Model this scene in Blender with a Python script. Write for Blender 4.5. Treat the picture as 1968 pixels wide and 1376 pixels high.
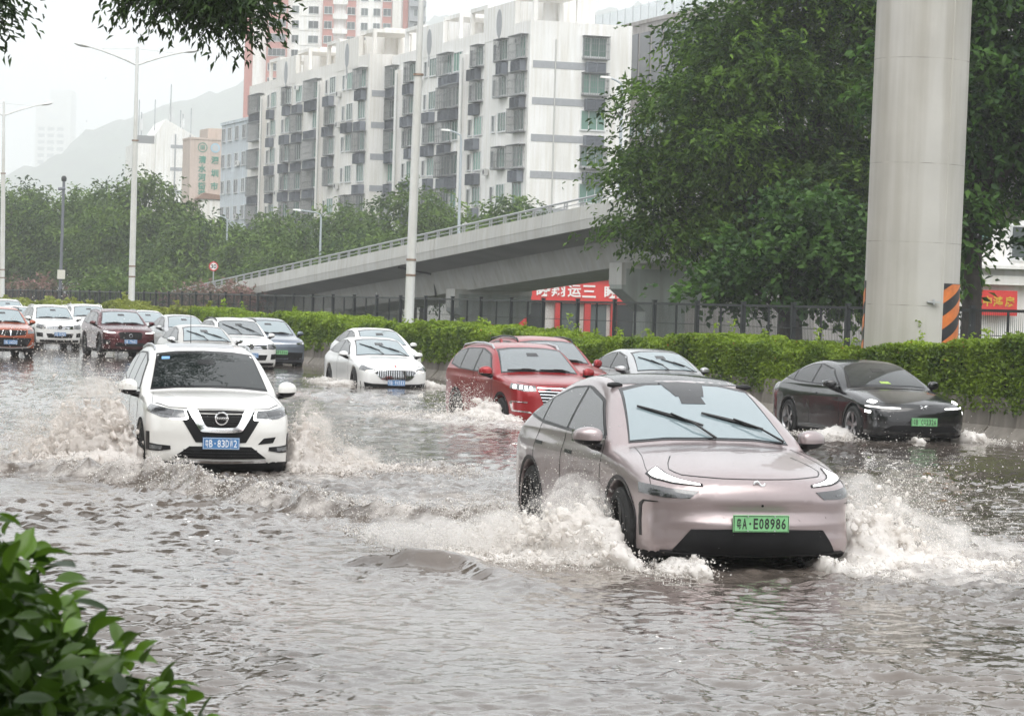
import bpy, bmesh, math, random
import numpy as np
from mathutils import Matrix, Vector
from mathutils.bvhtree import BVHTree
for _o in list(bpy.data.objects): bpy.data.objects.remove(_o)
SC = bpy.context.scene
COL = SC.collection
RAD = math.radians
# ------------------------------------------------------------------ camera
cam_data = bpy.data.cameras.new('camera')
cam_data.lens = 98.8; cam_data.sensor_width = 36.0; cam_data.sensor_fit = 'HORIZONTAL'
cam_data.clip_start = 0.2; cam_data.clip_end = 8000
cam_data.dof.use_dof = True; cam_data.dof.focus_distance = 26.0; cam_data.dof.aperture_fstop = 18.0
cam = bpy.data.objects.new('camera', cam_data); COL.objects.link(cam)
cam.matrix_world = Matrix.Translation((0, 0, 2.1)) @ Matrix.Rotation(RAD(90 - 1.04), 4, 'X') @ Matrix.Rotation(RAD(1.6), 4, 'Z')
SC.camera = cam
# ------------------------------------------------------------------ sky: bright overcast
world = bpy.data.worlds.new('World'); SC.world = world; world.use_nodes = True
nt = world.node_tree; nt.nodes.clear()
sky = nt.nodes.new('ShaderNodeTexSky'); sky.sky_type = 'NISHITA'; sky.sun_disc = False
sky.sun_elevation = RAD(54); sky.sun_rotation = RAD(188); sky.air_density = 1.0; sky.dust_density = 6.0; sky.ozone_density = 1.0
hs = nt.nodes.new('ShaderNodeHueSaturation'); hs.inputs['Saturation'].default_value = 0.12
cloud = nt.nodes.new('ShaderNodeMixRGB'); cloud.inputs[0].default_value = 0.72
cloud.inputs[2].default_value = (11.6, 11.9, 12.2, 1)           # even grey-white cloud sheet over the clear sky
bg = nt.nodes.new('ShaderNodeBackground'); bg.inputs['Strength'].default_value = 0.11
wo = nt.nodes.new('ShaderNodeOutputWorld')
nt.links.new(sky.outputs[0], hs.inputs['Color']); nt.links.new(hs.outputs[0], cloud.inputs[1])
nt.links.new(cloud.outputs[0], bg.inputs['Color']); nt.links.new(bg.outputs[0], wo.inputs['Surface'])
sun_data = bpy.data.lights.new('sun', 'SUN'); sun_data.energy = 1.5; sun_data.angle = RAD(50); sun_data.color = (1.0, 0.97, 0.93)
sun = bpy.data.objects.new('sun', sun_data); COL.objects.link(sun)
sun.rotation_euler = (RAD(36), 0, RAD(8))
# ------------------------------------------------------------------ exposure and render settings
vs = SC.view_settings; vs.view_transform = 'Standard'; vs.look = 'None'; vs.exposure = 0.56; vs.gamma = 1.0; vs.use_curve_mapping = False
cy = SC.cycles
cy.max_bounces = 10; cy.diffuse_bounces = 6; cy.glossy_bounces = 4; cy.transmission_bounces = 4; cy.transparent_max_bounces = 24; cy.volume_bounces = 3
cy.use_denoising = True; cy.caustics_reflective = False; cy.caustics_refractive = False
cy.use_adaptive_sampling = True; cy.adaptive_threshold = 0.02; cy.sample_clamp_indirect = 8.0
# ------------------------------------------------------------------ frame of the road: U runs away along the lanes, N across them
_a = RAD(19)
UX, UY = -math.sin(_a), math.cos(_a)
NX, NY = math.cos(_a), math.sin(_a)
def W(u, n, z=0.0): return Vector((u * UX + n * NX, u * UY + n * NY, z))
ROADZ = RAD(19)            # rotation about z that carries local +y onto U and local +x onto N
rng = np.random.default_rng(11)
random.seed(5)

# ------------------------------------------------------------------ helpers
def link(o, parent=None):
    COL.objects.link(o)
    if parent is not None: o.parent = parent
    return o
def tag(o, label=None, cat=None, group=None, kind=None):
    if label: o['label'] = label
    if cat: o['category'] = cat
    if group: o['group'] = group
    if kind: o['kind'] = kind
    return o
def empty(name, loc=(0, 0, 0), rz=0.0):
    o = bpy.data.objects.new(name, None); o.empty_display_size = 0.3
    COL.objects.link(o); o.location = loc; o.rotation_euler = (0, 0, rz); return o
def mesh_obj(name, verts, faces, mats, parent=None, smooth=False, midx=None, loc=None, rz=None):
    me = bpy.data.meshes.new(name)
    if isinstance(verts, np.ndarray) and isinstance(faces, np.ndarray): fast_mesh(me, verts, faces)
    else: me.from_pydata([tuple(v) for v in verts], [], [tuple(f) for f in faces])
    for m in (mats if isinstance(mats, (list, tuple)) else [mats]): me.materials.append(m)
    if midx is not None: me.polygons.foreach_set('material_index', np.asarray(midx, dtype=np.int32))
    if smooth: me.polygons.foreach_set('use_smooth', np.ones(len(me.polygons), dtype=bool))
    me.update()
    o = bpy.data.objects.new(name, me); link(o, parent)
    if loc is not None: o.location = loc
    if rz is not None: o.rotation_euler = (0, 0, rz)
    return o
def fast_mesh(me, v, f):
    nv = len(v); nf, k = f.shape
    me.vertices.add(nv); me.vertices.foreach_set('co', np.ascontiguousarray(v, dtype=np.float32).ravel())
    me.loops.add(nf * k); me.loops.foreach_set('vertex_index', np.ascontiguousarray(f, dtype=np.int32).ravel())
    me.polygons.add(nf); me.polygons.foreach_set('loop_start', np.arange(0, nf * k, k, dtype=np.int32))
    me.update(calc_edges=True)
def shared(name, me, parent=None, loc=None, rz=None):
    o = bpy.data.objects.new(name, me); link(o, parent)
    if loc is not None: o.location = loc
    if rz is not None: o.rotation_euler = (0, 0, rz)
    return o
class MB:
    """collects simple shapes into one mesh"""
    def __init__(s): s.v = []; s.f = []; s.m = []; s.cm = 0
    def add(s, vs, fs):
        b = len(s.v); s.v += [tuple(p) for p in vs]
        for q in fs: s.f.append(tuple(i + b for i in q)); s.m.append(s.cm)
        return s
    def box(s, x0, x1, y0, y1, z0, z1):
        return s.add([(x0, y0, z0), (x1, y0, z0), (x1, y1, z0), (x0, y1, z0), (x0, y0, z1), (x1, y0, z1), (x1, y1, z1), (x0, y1, z1)],
                     [(0, 3, 2, 1), (4, 5, 6, 7), (0, 1, 5, 4), (1, 2, 6, 5), (2, 3, 7, 6), (3, 0, 4, 7)])
    def prism(s, poly, a0, a1, axis='y'):
        """extrude a 2-d outline along an axis: 'y' -> outline (x,z), 'x' -> (y,z), 'z' -> (x,y)"""
        n = len(poly)
        def P(p, a): return (p[0], a, p[1]) if axis == 'y' else ((a, p[0], p[1]) if axis == 'x' else (p[0], p[1], a))
        vs = [P(p, a0) for p in poly] + [P(p, a1) for p in poly]
        fs = [tuple(range(n)), tuple(range(2 * n - 1, n - 1, -1))] + [(i, i + n, (i + 1) % n + n, (i + 1) % n) for i in range(n)]
        return s.add(vs, fs)
    def tube(s, pts, radii, seg=8, cap=True):
        pts = [Vector(p) for p in pts]; n = len(pts)
        if not hasattr(radii, '__len__'): radii = [radii] * n
        b = len(s.v); prev = None
        for i, p in enumerate(pts):
            t = (pts[min(i + 1, n - 1)] - pts[max(i - 1, 0)]).normalized()
            r = Vector((0, 0, 1)) if abs(t.z) < 0.9 else Vector((1, 0, 0))
            a = t.cross(r).normalized() if prev is None else (prev - t * prev.dot(t)).normalized()
            prev = a; c = t.cross(a)
            for k in range(seg):
                th = 2 * math.pi * k / seg
                s.v.append(tuple(p + (a * math.cos(th) + c * math.sin(th)) * radii[i]))
        for i in range(n - 1):
            for k in range(seg):
                s.f.append((b + i * seg + k, b + i * seg + (k + 1) % seg, b + (i + 1) * seg + (k + 1) % seg, b + (i + 1) * seg + k)); s.m.append(s.cm)
        if cap:
            s.f.append(tuple(b + k for k in range(seg - 1, -1, -1))); s.m.append(s.cm)
            s.f.append(tuple(b + (n - 1) * seg + k for k in range(seg))); s.m.append(s.cm)
        return s
    def lathe(s, prof, seg=24, axis='z', c=(0, 0, 0)):
        b = len(s.v); n = len(prof)
        for r, h in prof:
            for k in range(seg):
                th = 2 * math.pi * k / seg; q = (r * math.cos(th), r * math.sin(th))
                s.v.append((c[0] + q[0], c[1] + q[1], c[2] + h) if axis == 'z' else (c[0] + h, c[1] + q[0], c[2] + q[1]))
        for i in range(n - 1):
            for k in range(seg):
                s.f.append((b + i * seg + k, b + i * seg + (k + 1) % seg, b + (i + 1) * seg + (k + 1) % seg, b + (i + 1) * seg + k)); s.m.append(s.cm)
        return s
    def build(s, name, mats, parent=None, smooth=False, loc=None, rz=None, bevel=0.0):
        o = mesh_obj(name, s.v, s.f, mats, parent, smooth, s.m, loc, rz)
        if smooth:
            try: o.data.set_sharp_from_angle(angle=RAD(40))
            except Exception: pass
        if bevel > 0:
            md = o.modifiers.new('bevel', 'BEVEL'); md.width = bevel; md.segments = 2; md.limit_method = 'ANGLE'
        return o
    def mesh(s, name, mats, smooth=False):
        me = bpy.data.meshes.new(name); me.from_pydata(s.v, [], s.f)
        for m in (mats if isinstance(mats, (list, tuple)) else [mats]): me.materials.append(m)
        me.polygons.foreach_set('material_index', np.asarray(s.m, dtype=np.int32))
        if smooth: me.polygons.foreach_set('use_smooth', np.ones(len(me.polygons), dtype=bool))
        me.update(); return me
def text_mesh(txt, size, extrude=0.004, bold=0.0):
    """flat lettering as mesh arrays, centred on the origin in the xy plane"""
    cu = bpy.data.curves.new('lettering', 'FONT'); cu.body = txt; cu.size = size; cu.extrude = extrude; cu.offset = bold
    cu.align_x = 'CENTER'; cu.align_y = 'CENTER'; cu.resolution_u = 2
    o = bpy.data.objects.new('lettering_tmp', cu); COL.objects.link(o)
    dg = bpy.context.evaluated_depsgraph_get(); ev = o.evaluated_get(dg); me = ev.to_mesh()
    v = np.empty(len(me.vertices) * 3); me.vertices.foreach_get('co', v); v = v.reshape(-1, 3)
    f = [tuple(p.vertices) for p in me.polygons]
    ev.to_mesh_clear(); bpy.data.objects.remove(o); bpy.data.curves.remove(cu)
    if len(v):
        lo = v.min(0); hi = v.max(0); v[:, 0] -= (lo[0] + hi[0]) / 2; v[:, 1] -= (lo[1] + hi[1]) / 2
    return v, f
# vectorised value noise
def _hash(ix, iy, seed):
    h = (ix.astype(np.int64) * 374761393 + iy.astype(np.int64) * 668265263 + seed * 974634777) & 0xFFFFFFFF
    h = ((h ^ (h >> 13)) * 1274126177) & 0xFFFFFFFF
    return ((h ^ (h >> 16)) & 0xFFFF) / 65535.0
def vnoise(x, y, seed=0):
    ix = np.floor(x); iy = np.floor(y); fx = x - ix; fy = y - iy
    fx = fx * fx * fx * (fx * (fx * 6 - 15) + 10); fy = fy * fy * fy * (fy * (fy * 6 - 15) + 10)
    a = _hash(ix, iy, seed); b = _hash(ix + 1, iy, seed); c = _hash(ix, iy + 1, seed); d = _hash(ix + 1, iy + 1, seed)
    return (a + (b - a) * fx) * (1 - fy) + (c + (d - c) * fx) * fy - 0.5
# ------------------------------------------------------------------ materials
def newmat(name):
    m = bpy.data.materials.new(name); m.use_nodes = True; n = m.node_tree
    return m, n, n.nodes['Principled BSDF']
def mat(name, col, rough=0.6, metal=0.0, spec=0.5, var=0.0, vscale=3.0, bump=0.0, bscale=30.0, coat=0.0, emit=0.0, obj_rand=0.0, streak=0.0, var2=None, ior=None):
    m, n, p = newmat(name); L = n.links.new
    c = tuple(col) + (1,)
    p.inputs['Base Color'].default_value = c; p.inputs['Roughness'].default_value = rough; p.inputs['Metallic'].default_value = metal
    p.inputs['Specular IOR Level'].default_value = spec
    if ior: p.inputs['IOR'].default_value = ior
    if coat: p.inputs['Coat Weight'].default_value = coat; p.inputs['Coat Roughness'].default_value = 0.03
    if emit:
        p.inputs['Emission Color'].default_value = c; p.inputs['Emission Strength'].default_value = emit
    if var or bump or streak or obj_rand:
        tc = n.nodes.new('ShaderNodeTexCoord'); src = None
        if var:
            no = n.nodes.new('ShaderNodeTexNoise'); no.inputs['Scale'].default_value = vscale; no.inputs['Detail'].default_value = 5; L(tc.outputs['Object'], no.inputs['Vector'])
            ra = n.nodes.new('ShaderNodeValToRGB'); ra.color_ramp.elements[0].position = 0.32; ra.color_ramp.elements[1].position = 0.7
            ra.color_ramp.elements[0].color = tuple(max(0, x * (1 - var)) for x in (var2 or col)) + (1,); ra.color_ramp.elements[1].color = tuple(min(1, x * (1 + var * 0.6)) for x in col) + (1,)
            L(no.outputs[0], ra.inputs[0]); src = ra.outputs[0]
        if streak:
            mp = n.nodes.new('ShaderNodeMapping'); mp.inputs['Scale'].default_value = (1.4, 1.4, 0.07); L(tc.outputs['Object'], mp.inputs['Vector'])
            ns = n.nodes.new('ShaderNodeTexNoise'); ns.inputs['Scale'].default_value = 2.2; ns.inputs['Detail'].default_value = 6; L(mp.outputs[0], ns.inputs['Vector'])
            rs = n.nodes.new('ShaderNodeValToRGB'); rs.color_ramp.elements[0].position = 0.35; rs.color_ramp.elements[1].position = 0.62
            k = 1 - streak; rs.color_ramp.elements[0].color = (k * .95, k * .93, k * .88, 1); rs.color_ramp.elements[1].color = (1, 1, 1, 1); L(ns.outputs[0], rs.inputs[0])
            mx = n.nodes.new('ShaderNodeMixRGB'); mx.blend_type = 'MULTIPLY'; mx.inputs[0].default_value = 1.0
            if src: L(src, mx.inputs[1])
            else: mx.inputs[1].default_value = c
            L(rs.outputs[0], mx.inputs[2]); src = mx.outputs[0]
        if obj_rand:
            oi = n.nodes.new('ShaderNodeObjectInfo'); hv = n.nodes.new('ShaderNodeHueSaturation')
            mr = n.nodes.new('ShaderNodeMapRange'); mr.inputs[3].default_value = 1 - obj_rand; mr.inputs[4].default_value = 1 + obj_rand
            L(oi.outputs['Random'], mr.inputs[0]); L(mr.outputs[0], hv.inputs['Value'])
            if src: L(src, hv.inputs['Color'])
            else: hv.inputs['Color'].default_value = c
            src = hv.outputs[0]
        if src: L(src, p.inputs['Base Color'])
        if bump:
            nb = n.nodes.new('ShaderNodeTexNoise'); nb.inputs['Scale'].default_value = bscale; nb.inputs['Detail'].default_value = 6; L(tc.outputs['Object'], nb.inputs['Vector'])
            bp = n.nodes.new('ShaderNodeBump'); bp.inputs['Strength'].default_value = bump; bp.inputs['Distance'].default_value = 0.02
            L(nb.outputs[0], bp.inputs['Height']); L(bp.outputs[0], p.inputs['Normal'])
    return m
def leaf_mat(name, dark, light, rough=0.45, trans=0.35, spec=0.25):
    """leaf colour varies by each leaf's own random attribute 'tone'"""
    m, n, p = newmat(name); L = n.links.new
    at = n.nodes.new('ShaderNodeAttribute'); at.attribute_name = 'tone'
    ra = n.nodes.new('ShaderNodeValToRGB'); ra.color_ramp.elements[0].color = tuple(dark) + (1,); ra.color_ramp.elements[1].color = tuple(light) + (1,)
    L(at.outputs['Fac'], ra.inputs[0]); L(ra.outputs[0], p.inputs['Base Color'])
    p.inputs['Roughness'].default_value = rough; p.inputs['Specular IOR Level'].default_value = spec
    tr = n.nodes.new('ShaderNodeBsdfTranslucent'); L(ra.outputs[0], tr.inputs['Color'])
    mx = n.nodes.new('ShaderNodeMixShader'); mx.inputs[0].default_value = trans
    L(p.outputs[0], mx.inputs[1]); L(tr.outputs[0], mx.inputs[2]); L(mx.outputs[0], n.nodes['Material Output'].inputs['Surface'])
    return m
def leaves(name, pos, size, mats, parent=None, nrm_up=0.5, aspect=0.45, tone=None, droop=0.0, fold=0.12, seed=1, direction=None):
    """many small folded leaf blades (two quads each) as one mesh"""
    r = np.random.default_rng(seed); n = len(pos)
    size = np.broadcast_to(np.asarray(size, float), (n,)) * r.uniform(0.7, 1.3, n)
    d = r.normal(size=(n, 3)); d[:, 2] = d[:, 2] * 0.6 - droop
    if direction is not None: d = d * 0.5 + direction
    d /= np.linalg.norm(d, axis=1, keepdims=True) + 1e-9
    up = r.normal(size=(n, 3)) * (1 - nrm_up) + np.array([0, 0, nrm_up * 1.5])
    s = np.cross(d, up); s /= np.linalg.norm(s, axis=1, keepdims=True) + 1e-9
    nn = np.cross(s, d)
    L = size[:, None]; Wd = L * aspect * 0.5
    p0 = pos - d * L * 0.5; p3 = pos + d * L * 0.5 - nn * L * 0.1
    ma = pos - d * L * 0.05 + s * Wd + nn * L * fold; mb = pos - d * L * 0.05 - s * Wd + nn * L * fold
    v = np.empty((n * 4, 3)); v[0::4] = p0; v[1::4] = ma; v[2::4] = p3; v[3::4] = mb
    b = np.arange(n)[:, None] * 4
    f = np.empty((n * 2, 3), dtype=np.int64); f[0::2] = b + np.array([0, 1, 2]); f[1::2] = b + np.array([0, 2, 3])
    o = mesh_obj(name, v, f, mats, parent, smooth=False)
    t = r.random(n) if tone is None else np.clip(tone + r.uniform(-0.18, 0.18, n), 0, 1)
    at = o.data.attributes.new('tone', 'FLOAT', 'FACE'); at.data.foreach_set('value', np.repeat(t, 2).astype(np.float32))
    return o
# ================================================================== THE SETTING
M_concrete = mat('concrete', (0.25, 0.225, 0.195), 0.75, var=0.25, vscale=1.2, bump=0.15, streak=0.35, obj_rand=0.06)
M_asphalt = mat('wet_asphalt', (0.06, 0.06, 0.062), 0.22, var=0.3, vscale=0.6, bump=0.2, bscale=60)
M_soil = mat('park_ground', (0.07, 0.085, 0.045), 0.9, var=0.4, vscale=0.2)
# --- ground sheet out to the horizon, road bed under the flood, service road and park behind the fence
def sheet(name, poly, z, m):
    o = mesh_obj(name, [(p.x, p.y, z) for p in poly], [tuple(range(len(poly)))], m); return tag(o, kind='structure')
tag(mesh_obj('ground', [(-2500, -300, -0.6), (2500, -300, -0.6), (2500, 5000, -0.6), (-2500, 5000, -0.6)], [(0, 1, 2, 3)], M_soil),
    'wet dull ground reaching to the hills', None, None, 'structure')
def block(name, u0, u1, n0, n1, z0, z1, m):
    mb = MB(); q = [W(u0, n0), W(u0, n1), W(u1, n1), W(u1, n0)]
    mb.prism([(p.x, p.y) for p in q], z0, z1, 'z'); return tag(mb.build(name, m), kind='structure')
block('road', -30, 420, -2.0, 24.5, -0.55, -0.28, M_asphalt)['label'] = 'flooded carriageway bed under the brown water'
block('service_road', -10, 420, 24.9, 46, -0.5, 0.14, M_asphalt)['label'] = 'wet service road behind the fence'
block('park_lawn', 20, 420, 46.02, 230, -0.5, 0.16, M_soil)['label'] = 'shaded park ground under the far trees'
block('verge', -30, 140, -22, 1.6, -0.55, 0.12, M_soil)['label'] = 'planted verge on the near side of the road'
# --- flood water: one wavy sheet, finer near the camera side
def ridge(x, y, pts, hts, w):
    """height of a breaking ridge along a ground polyline"""
    best = np.full(x.shape, 1e9); ht = np.zeros(x.shape); sd = np.zeros(x.shape)
    for (a, b, ha, hb) in zip(pts[:-1], pts[1:], hts[:-1], hts[1:]):
        ax, ay = a; dx, dy = b[0] - ax, b[1] - ay; l2 = dx * dx + dy * dy
        t = np.clip(((x - ax) * dx + (y - ay) * dy) / l2, 0, 1)
        ex = x - ax - t * dx; ey = y - ay - t * dy; d = np.hypot(ex, ey)
        sg = np.sign(ex * dy - ey * dx) ; k = d < best
        best = np.where(k, d, best); ht = np.where(k, ha + (hb - ha) * t, ht); sd = np.where(k, sg, sd)
    ww = np.where(sd > 0, w * 0.55, w * 1.5)
    return ht * np.exp(-(best / ww) ** 2), best
WAKE_A = [(-6.6, 33.0), (-5.2, 32.2), (-3.9, 31.3), (-2.9, 29.6), (-1.9, 28.0), (-0.9, 27.3), (-0.2, 26.6), (0.6, 25.2)]
WAKE_B = [(-1.35, 22.6), (-0.8, 22.3), (-0.35, 22.35), (-0.05, 21.8), (0.25, 21.2)]
WAKE_C = [(-8.6, 41.0), (-6.8, 39.4), (-5.6, 38.3)]
WAKE_D = [(-1.5, 36.2), (-0.9, 35.5), (-0.3, 34.9)]
WAKE_E = [(-2.6, 53.0), (-1.2, 51.5), (0.2, 49.0), (1.2, 46.5)]
WAKE_F = [(-5.2, 63.5), (-3.2, 60.5), (-2.0, 58.8)]
WAKE_G = [(3.6, 23.2), (4.6, 24.6), (6.2, 27.5)]
FOAM_SPOTS = [(0.6, 24.2, 1.3, .95), (-0.1, 25.6, 1.2, .8), (3.5, 23.6, 1.2, .95), (4.6, 24.6, 1.1, .7), (-4.9, 33.6, 1.3, .7), (-2.2, 33.4, 1.0, .7), (-1.2, 32.6, 1.3, .5), (-5.5, 36.5, 1.6, .5), (-0.4, 30.0, 1.6, .55), (-1.5, 29.4, 1.5, .5),
              (-0.8, 50.6, 1.5, .8), (0.2, 49.2, 1.3, .8), (-2.2, 53.5, 2.0, .6), (-4.8, 66.6, 1.4, .6), (-1.2, 66.0, 1.0, .6), (6.0, 48.6, 1.2, .6), (8.4, 47.6, .8, .6), (4.9, 50.5, 1.0, .4), (5.2, 28.5, 2.0, .45), (6.0, 33.0, 2.5, .35), (3.2, 36, 2.5, .3), (-3.2, 44, 3.0, .35), (-7.5, 45, 3.0, .3), (-6.5, 56, 4, .3)]
def water_height(x, y, fine=1.0):
    r = np.hypot(x, y); calm = np.clip((125 - y) / 55.0, 0.12, 1.0)
    rough = 1.0 + 0.9 * np.exp(-(((x + 1.8) / 4.0) ** 2 + ((y - 31.5) / 5.0) ** 2)) + 0.7 * np.exp(-(((x + 2.0) / 4.0) ** 2 + ((y - 56) / 9.0) ** 2)) + 0.6 * np.exp(-(((x - 6.0) / 3.0) ** 2 + ((y - 30) / 6.0) ** 2))
    rough = rough * (0.75 + 0.9 * (vnoise(x * 0.22, y * 0.13, 77) + 0.5))
    h = 0.010 * vnoise(x / 1.15 + y * 0.12, y / 0.9 - x * 0.2, 1) + 0.010 * vnoise(x / 0.5 - y * 0.2, y / 0.45 + x * 0.3, 2)
    b = 0.5 - np.abs(vnoise(x / 0.34 + 7 + y * .4, y / 0.26 - x * .3, 3)) * 2
    b2 = 0.5 - np.abs(vnoise(x / 0.19 + 3 - y * .6, y / 0.13 + x * .2, 14)) * 2
    gust = 0.55 + 1.9 * np.clip(vnoise(x * .8 + 5, y * .5, 15) + .5, 0, 1)
    h += 0.0075 * b + gust * (0.0105 * b2 + 0.012 * vnoise(x / 0.20, y / 0.15 + x, 4) + fine * 0.013 * vnoise(x / 0.105, y / 0.08 - x * .5, 5) + fine * 0.0042 * vnoise(x / 0.055, y / 0.045, 6))
    h = h * rough * calm
    foam = np.zeros(x.shape)
    brk = 0.55 + 0.9 * (vnoise(x / 0.5, y / 0.5, 9) + 0.5) * 1.0
    jag = vnoise(x / 0.16, y / 0.16, 12) + 0.6 * vnoise(x / 0.07, y / 0.07, 13)
    for pts, ht, w, fo in ((WAKE_A, [.08, .17, .19, .17, .16, .18, .16, .08], .28, .8), (WAKE_B, [.03, .11, .09, .12, .03], .2, 0.0), (WAKE_C, [.03, .09, .03], .3, .6),
                           (WAKE_D, [.02, .11, .03], .22, .5), (WAKE_E, [.03, .09, .08, .03], .4, .9), (WAKE_F, [.03, .15, .03], .45, .5), (WAKE_G, [.06, .07, .03], .5, .7)):
        wob = 0.35 * vnoise(x / 0.9, y / 0.9, 21)
        rh, d = ridge(x + wob, y + wob * 0.6, pts, ht, w)
        h = h + rh * brk * (1 + 0.5 * jag * (fo > 0))
        foam = np.maximum(foam, fo * np.exp(-(d / (w * 1.7)) ** 2) * np.clip(0.65 + 0.9 * vnoise(x / 0.4, y / 0.4, 31), 0, 1))
    for (fx, fy, fr, fa) in FOAM_SPOTS:
        foam = np.maximum(foam, fa * np.exp(-(((x - fx) / fr) ** 2 + ((y - fy) / (fr * 1.5)) ** 2)))
    h = h + 0.03 * foam * jag
    return h, foam
def build_water():
    rows = 900; cols = 330
    Yr = np.concatenate([10.5 * (36 / 10.5) ** (np.arange(570) / 570.0), 36 * (245 / 36.0) ** (np.arange(rows - 570) / (rows - 571.0))])
    T = np.linspace(-1, 1, cols)
    hw = 1.2 + 0.196 * Yr[:, None]; X = T[None, :] * hw
    edge = np.minimum((1.3 - Yr[:, None] * NY) / NX, -hw - .02); ext = np.linspace(0, 1, 46)[None, :-1] ** .8     # on to the near kerb
    X = np.concatenate([edge + (-hw - edge) * ext, X], 1); cols = X.shape[1]; Y = np.repeat(Yr[:, None], cols, 1)
    # keep the sheet on the road side of the barrier
    lim = (24.62 - Y * NY) / NX
    X = np.minimum(X, lim)
    fine = np.clip(40.0 / Y, 0, 1)
    Z, F = water_height(X, Y, fine)
    v = np.stack([X, Y, Z], -1).reshape(-1, 3)
    i = np.arange(rows - 1)[:, None] * cols + np.arange(cols - 1)[None, :]; i = i.ravel()
    f = np.stack([i, i + 1, i + cols + 1, i + cols], 1)
    o = mesh_obj('flood_water', v, f, M_water, smooth=True)
    at = o.data.attributes.new('foam', 'FLOAT', 'POINT'); at.data.foreach_set('value', F.ravel().astype(np.float32))
    tag(o, 'choppy muddy brown flood water covering the road', kind='structure')
    # the same water around the sheet, out of the photograph's view
    s = MB()
    q = [W(-30, 1.62), W(-30, 24.45), W(12, 24.45), W(8.5, 1.62)]
    s.add([(p.x, p.y, -0.03) for p in q], [(0, 1, 2, 3)])
    tag(s.build('water_margin', M_water), 'muddy flood water on the nearer road', kind='structure')
m, n, p = newmat('muddy_water'); L = n.links.new; M_water = m
at = n.nodes.new('ShaderNodeAttribute'); at.attribute_name = 'foam'
tc = n.nodes.new('ShaderNodeTexCoord')
nf = n.nodes.new('ShaderNodeTexNoise'); nf.inputs['Scale'].default_value = 5.5; nf.inputs['Detail'].default_value = 8; nf.inputs['Roughness'].default_value = 0.72; L(tc.outputs['Object'], nf.inputs['Vector'])
ad = n.nodes.new('ShaderNodeMath'); ad.operation = 'MULTIPLY_ADD'; ad.inputs[1].default_value = 1.25; L(at.outputs['Fac'], ad.inputs[0])
sb = n.nodes.new('ShaderNodeMath'); sb.operation = 'MULTIPLY_ADD'; sb.inputs[1].default_value = 2.3; sb.inputs[2].default_value = -1.55; L(nf.outputs[0], sb.inputs[0]); L(sb.outputs[0], ad.inputs[2])
cl = n.nodes.new('ShaderNodeClamp'); L(ad.outputs[0], cl.inputs[0])
ml = n.nodes.new('ShaderNodeMath'); ml.operation = 'MULTIPLY'; ml.inputs[1].default_value = 0.92; L(cl.outputs[0], ml.inputs[0])
nb = n.nodes.new('ShaderNodeTexNoise'); nb.inputs['Scale'].default_value = 0.35; nb.inputs['Detail'].default_value = 4; L(tc.outputs['Object'], nb.inputs['Vector'])
rb = n.nodes.new('ShaderNodeValToRGB'); rb.color_ramp.elements[0].position = .35; rb.color_ramp.elements[1].position = .65
rb.color_ramp.elements[0].color = (0.080, 0.066, 0.056, 1); rb.color_ramp.elements[1].color = (0.135, 0.112, 0.096, 1); L(nb.outputs[0], rb.inputs[0])
mx = n.nodes.new('ShaderNodeMixRGB'); mx.inputs[2].default_value = (0.66, 0.62, 0.585, 1); L(ml.outputs[0], mx.inputs[0]); L(rb.outputs[0], mx.inputs[1]); L(mx.outputs[0], p.inputs['Base Color'])
mr = n.nodes.new('ShaderNodeMapRange'); mr.inputs[3].default_value = 0.04; mr.inputs[4].default_value = 0.55; L(ml.outputs[0], mr.inputs[0]); L(mr.outputs[0], p.inputs['Roughness'])
p.inputs['IOR'].default_value = 1.6
mp = n.nodes.new('ShaderNodeMapping'); mp.inputs['Scale'].default_value = (1, 0.8, 1); L(tc.outputs['Object'], mp.inputs['Vector'])
n1 = n.nodes.new('ShaderNodeTexNoise'); n1.inputs['Scale'].default_value = 9; n1.inputs['Detail'].default_value = 2; n1.inputs['Roughness'].default_value = 0.5; L(mp.outputs[0], n1.inputs['Vector'])
bp = n.nodes.new('ShaderNodeBump'); bp.inputs['Strength'].default_value = 0.25; bp.inputs['Distance'].default_value = 0.03; L(n1.outputs[0], bp.inputs['Height'])
n2 = n.nodes.new('ShaderNodeTexNoise'); n2.inputs['Scale'].default_value = 34; n2.inputs['Detail'].default_value = 2; L(mp.outputs[0], n2.inputs['Vector'])
bp2 = n.nodes.new('ShaderNodeBump'); bp2.inputs['Strength'].default_value = 0.12; bp2.inputs['Distance'].default_value = 0.008; L(n2.outputs[0], bp2.inputs['Height']); L(bp.outputs[0], bp2.inputs['Normal']); L(bp2.outputs[0], p.inputs['Normal'])
build_water()

# --- planter kerb of concrete blocks along the median
bar = empty('planter_kerb', W(40, 24.6, -0.1)); tag(bar, 'row of grey concrete kerb blocks with sloped feet under the hedge', 'kerb')
kb = MB(); kb.prism([(-0.34, -0.35), (-0.30, 0.10), (-0.06, 0.34), (0.0, 0.86), (0.16, 0.86), (0.16, -0.35)], -0.485, 0.485, 'y')
kme = kb.mesh('kerb_block', M_concrete)
for k in range(190):
    u = 30.5 + k
    o = shared('kerb_block', kme, bar); o.location = W(u, 24.66 + 0.012 * math.sin(k * 2.3), -0.13 + 0.008 * math.sin(k * 1.7)) - bar.location; o.rotation_euler = (0, 0, ROADZ + 0.008 * math.sin(k * 3.1))
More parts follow.
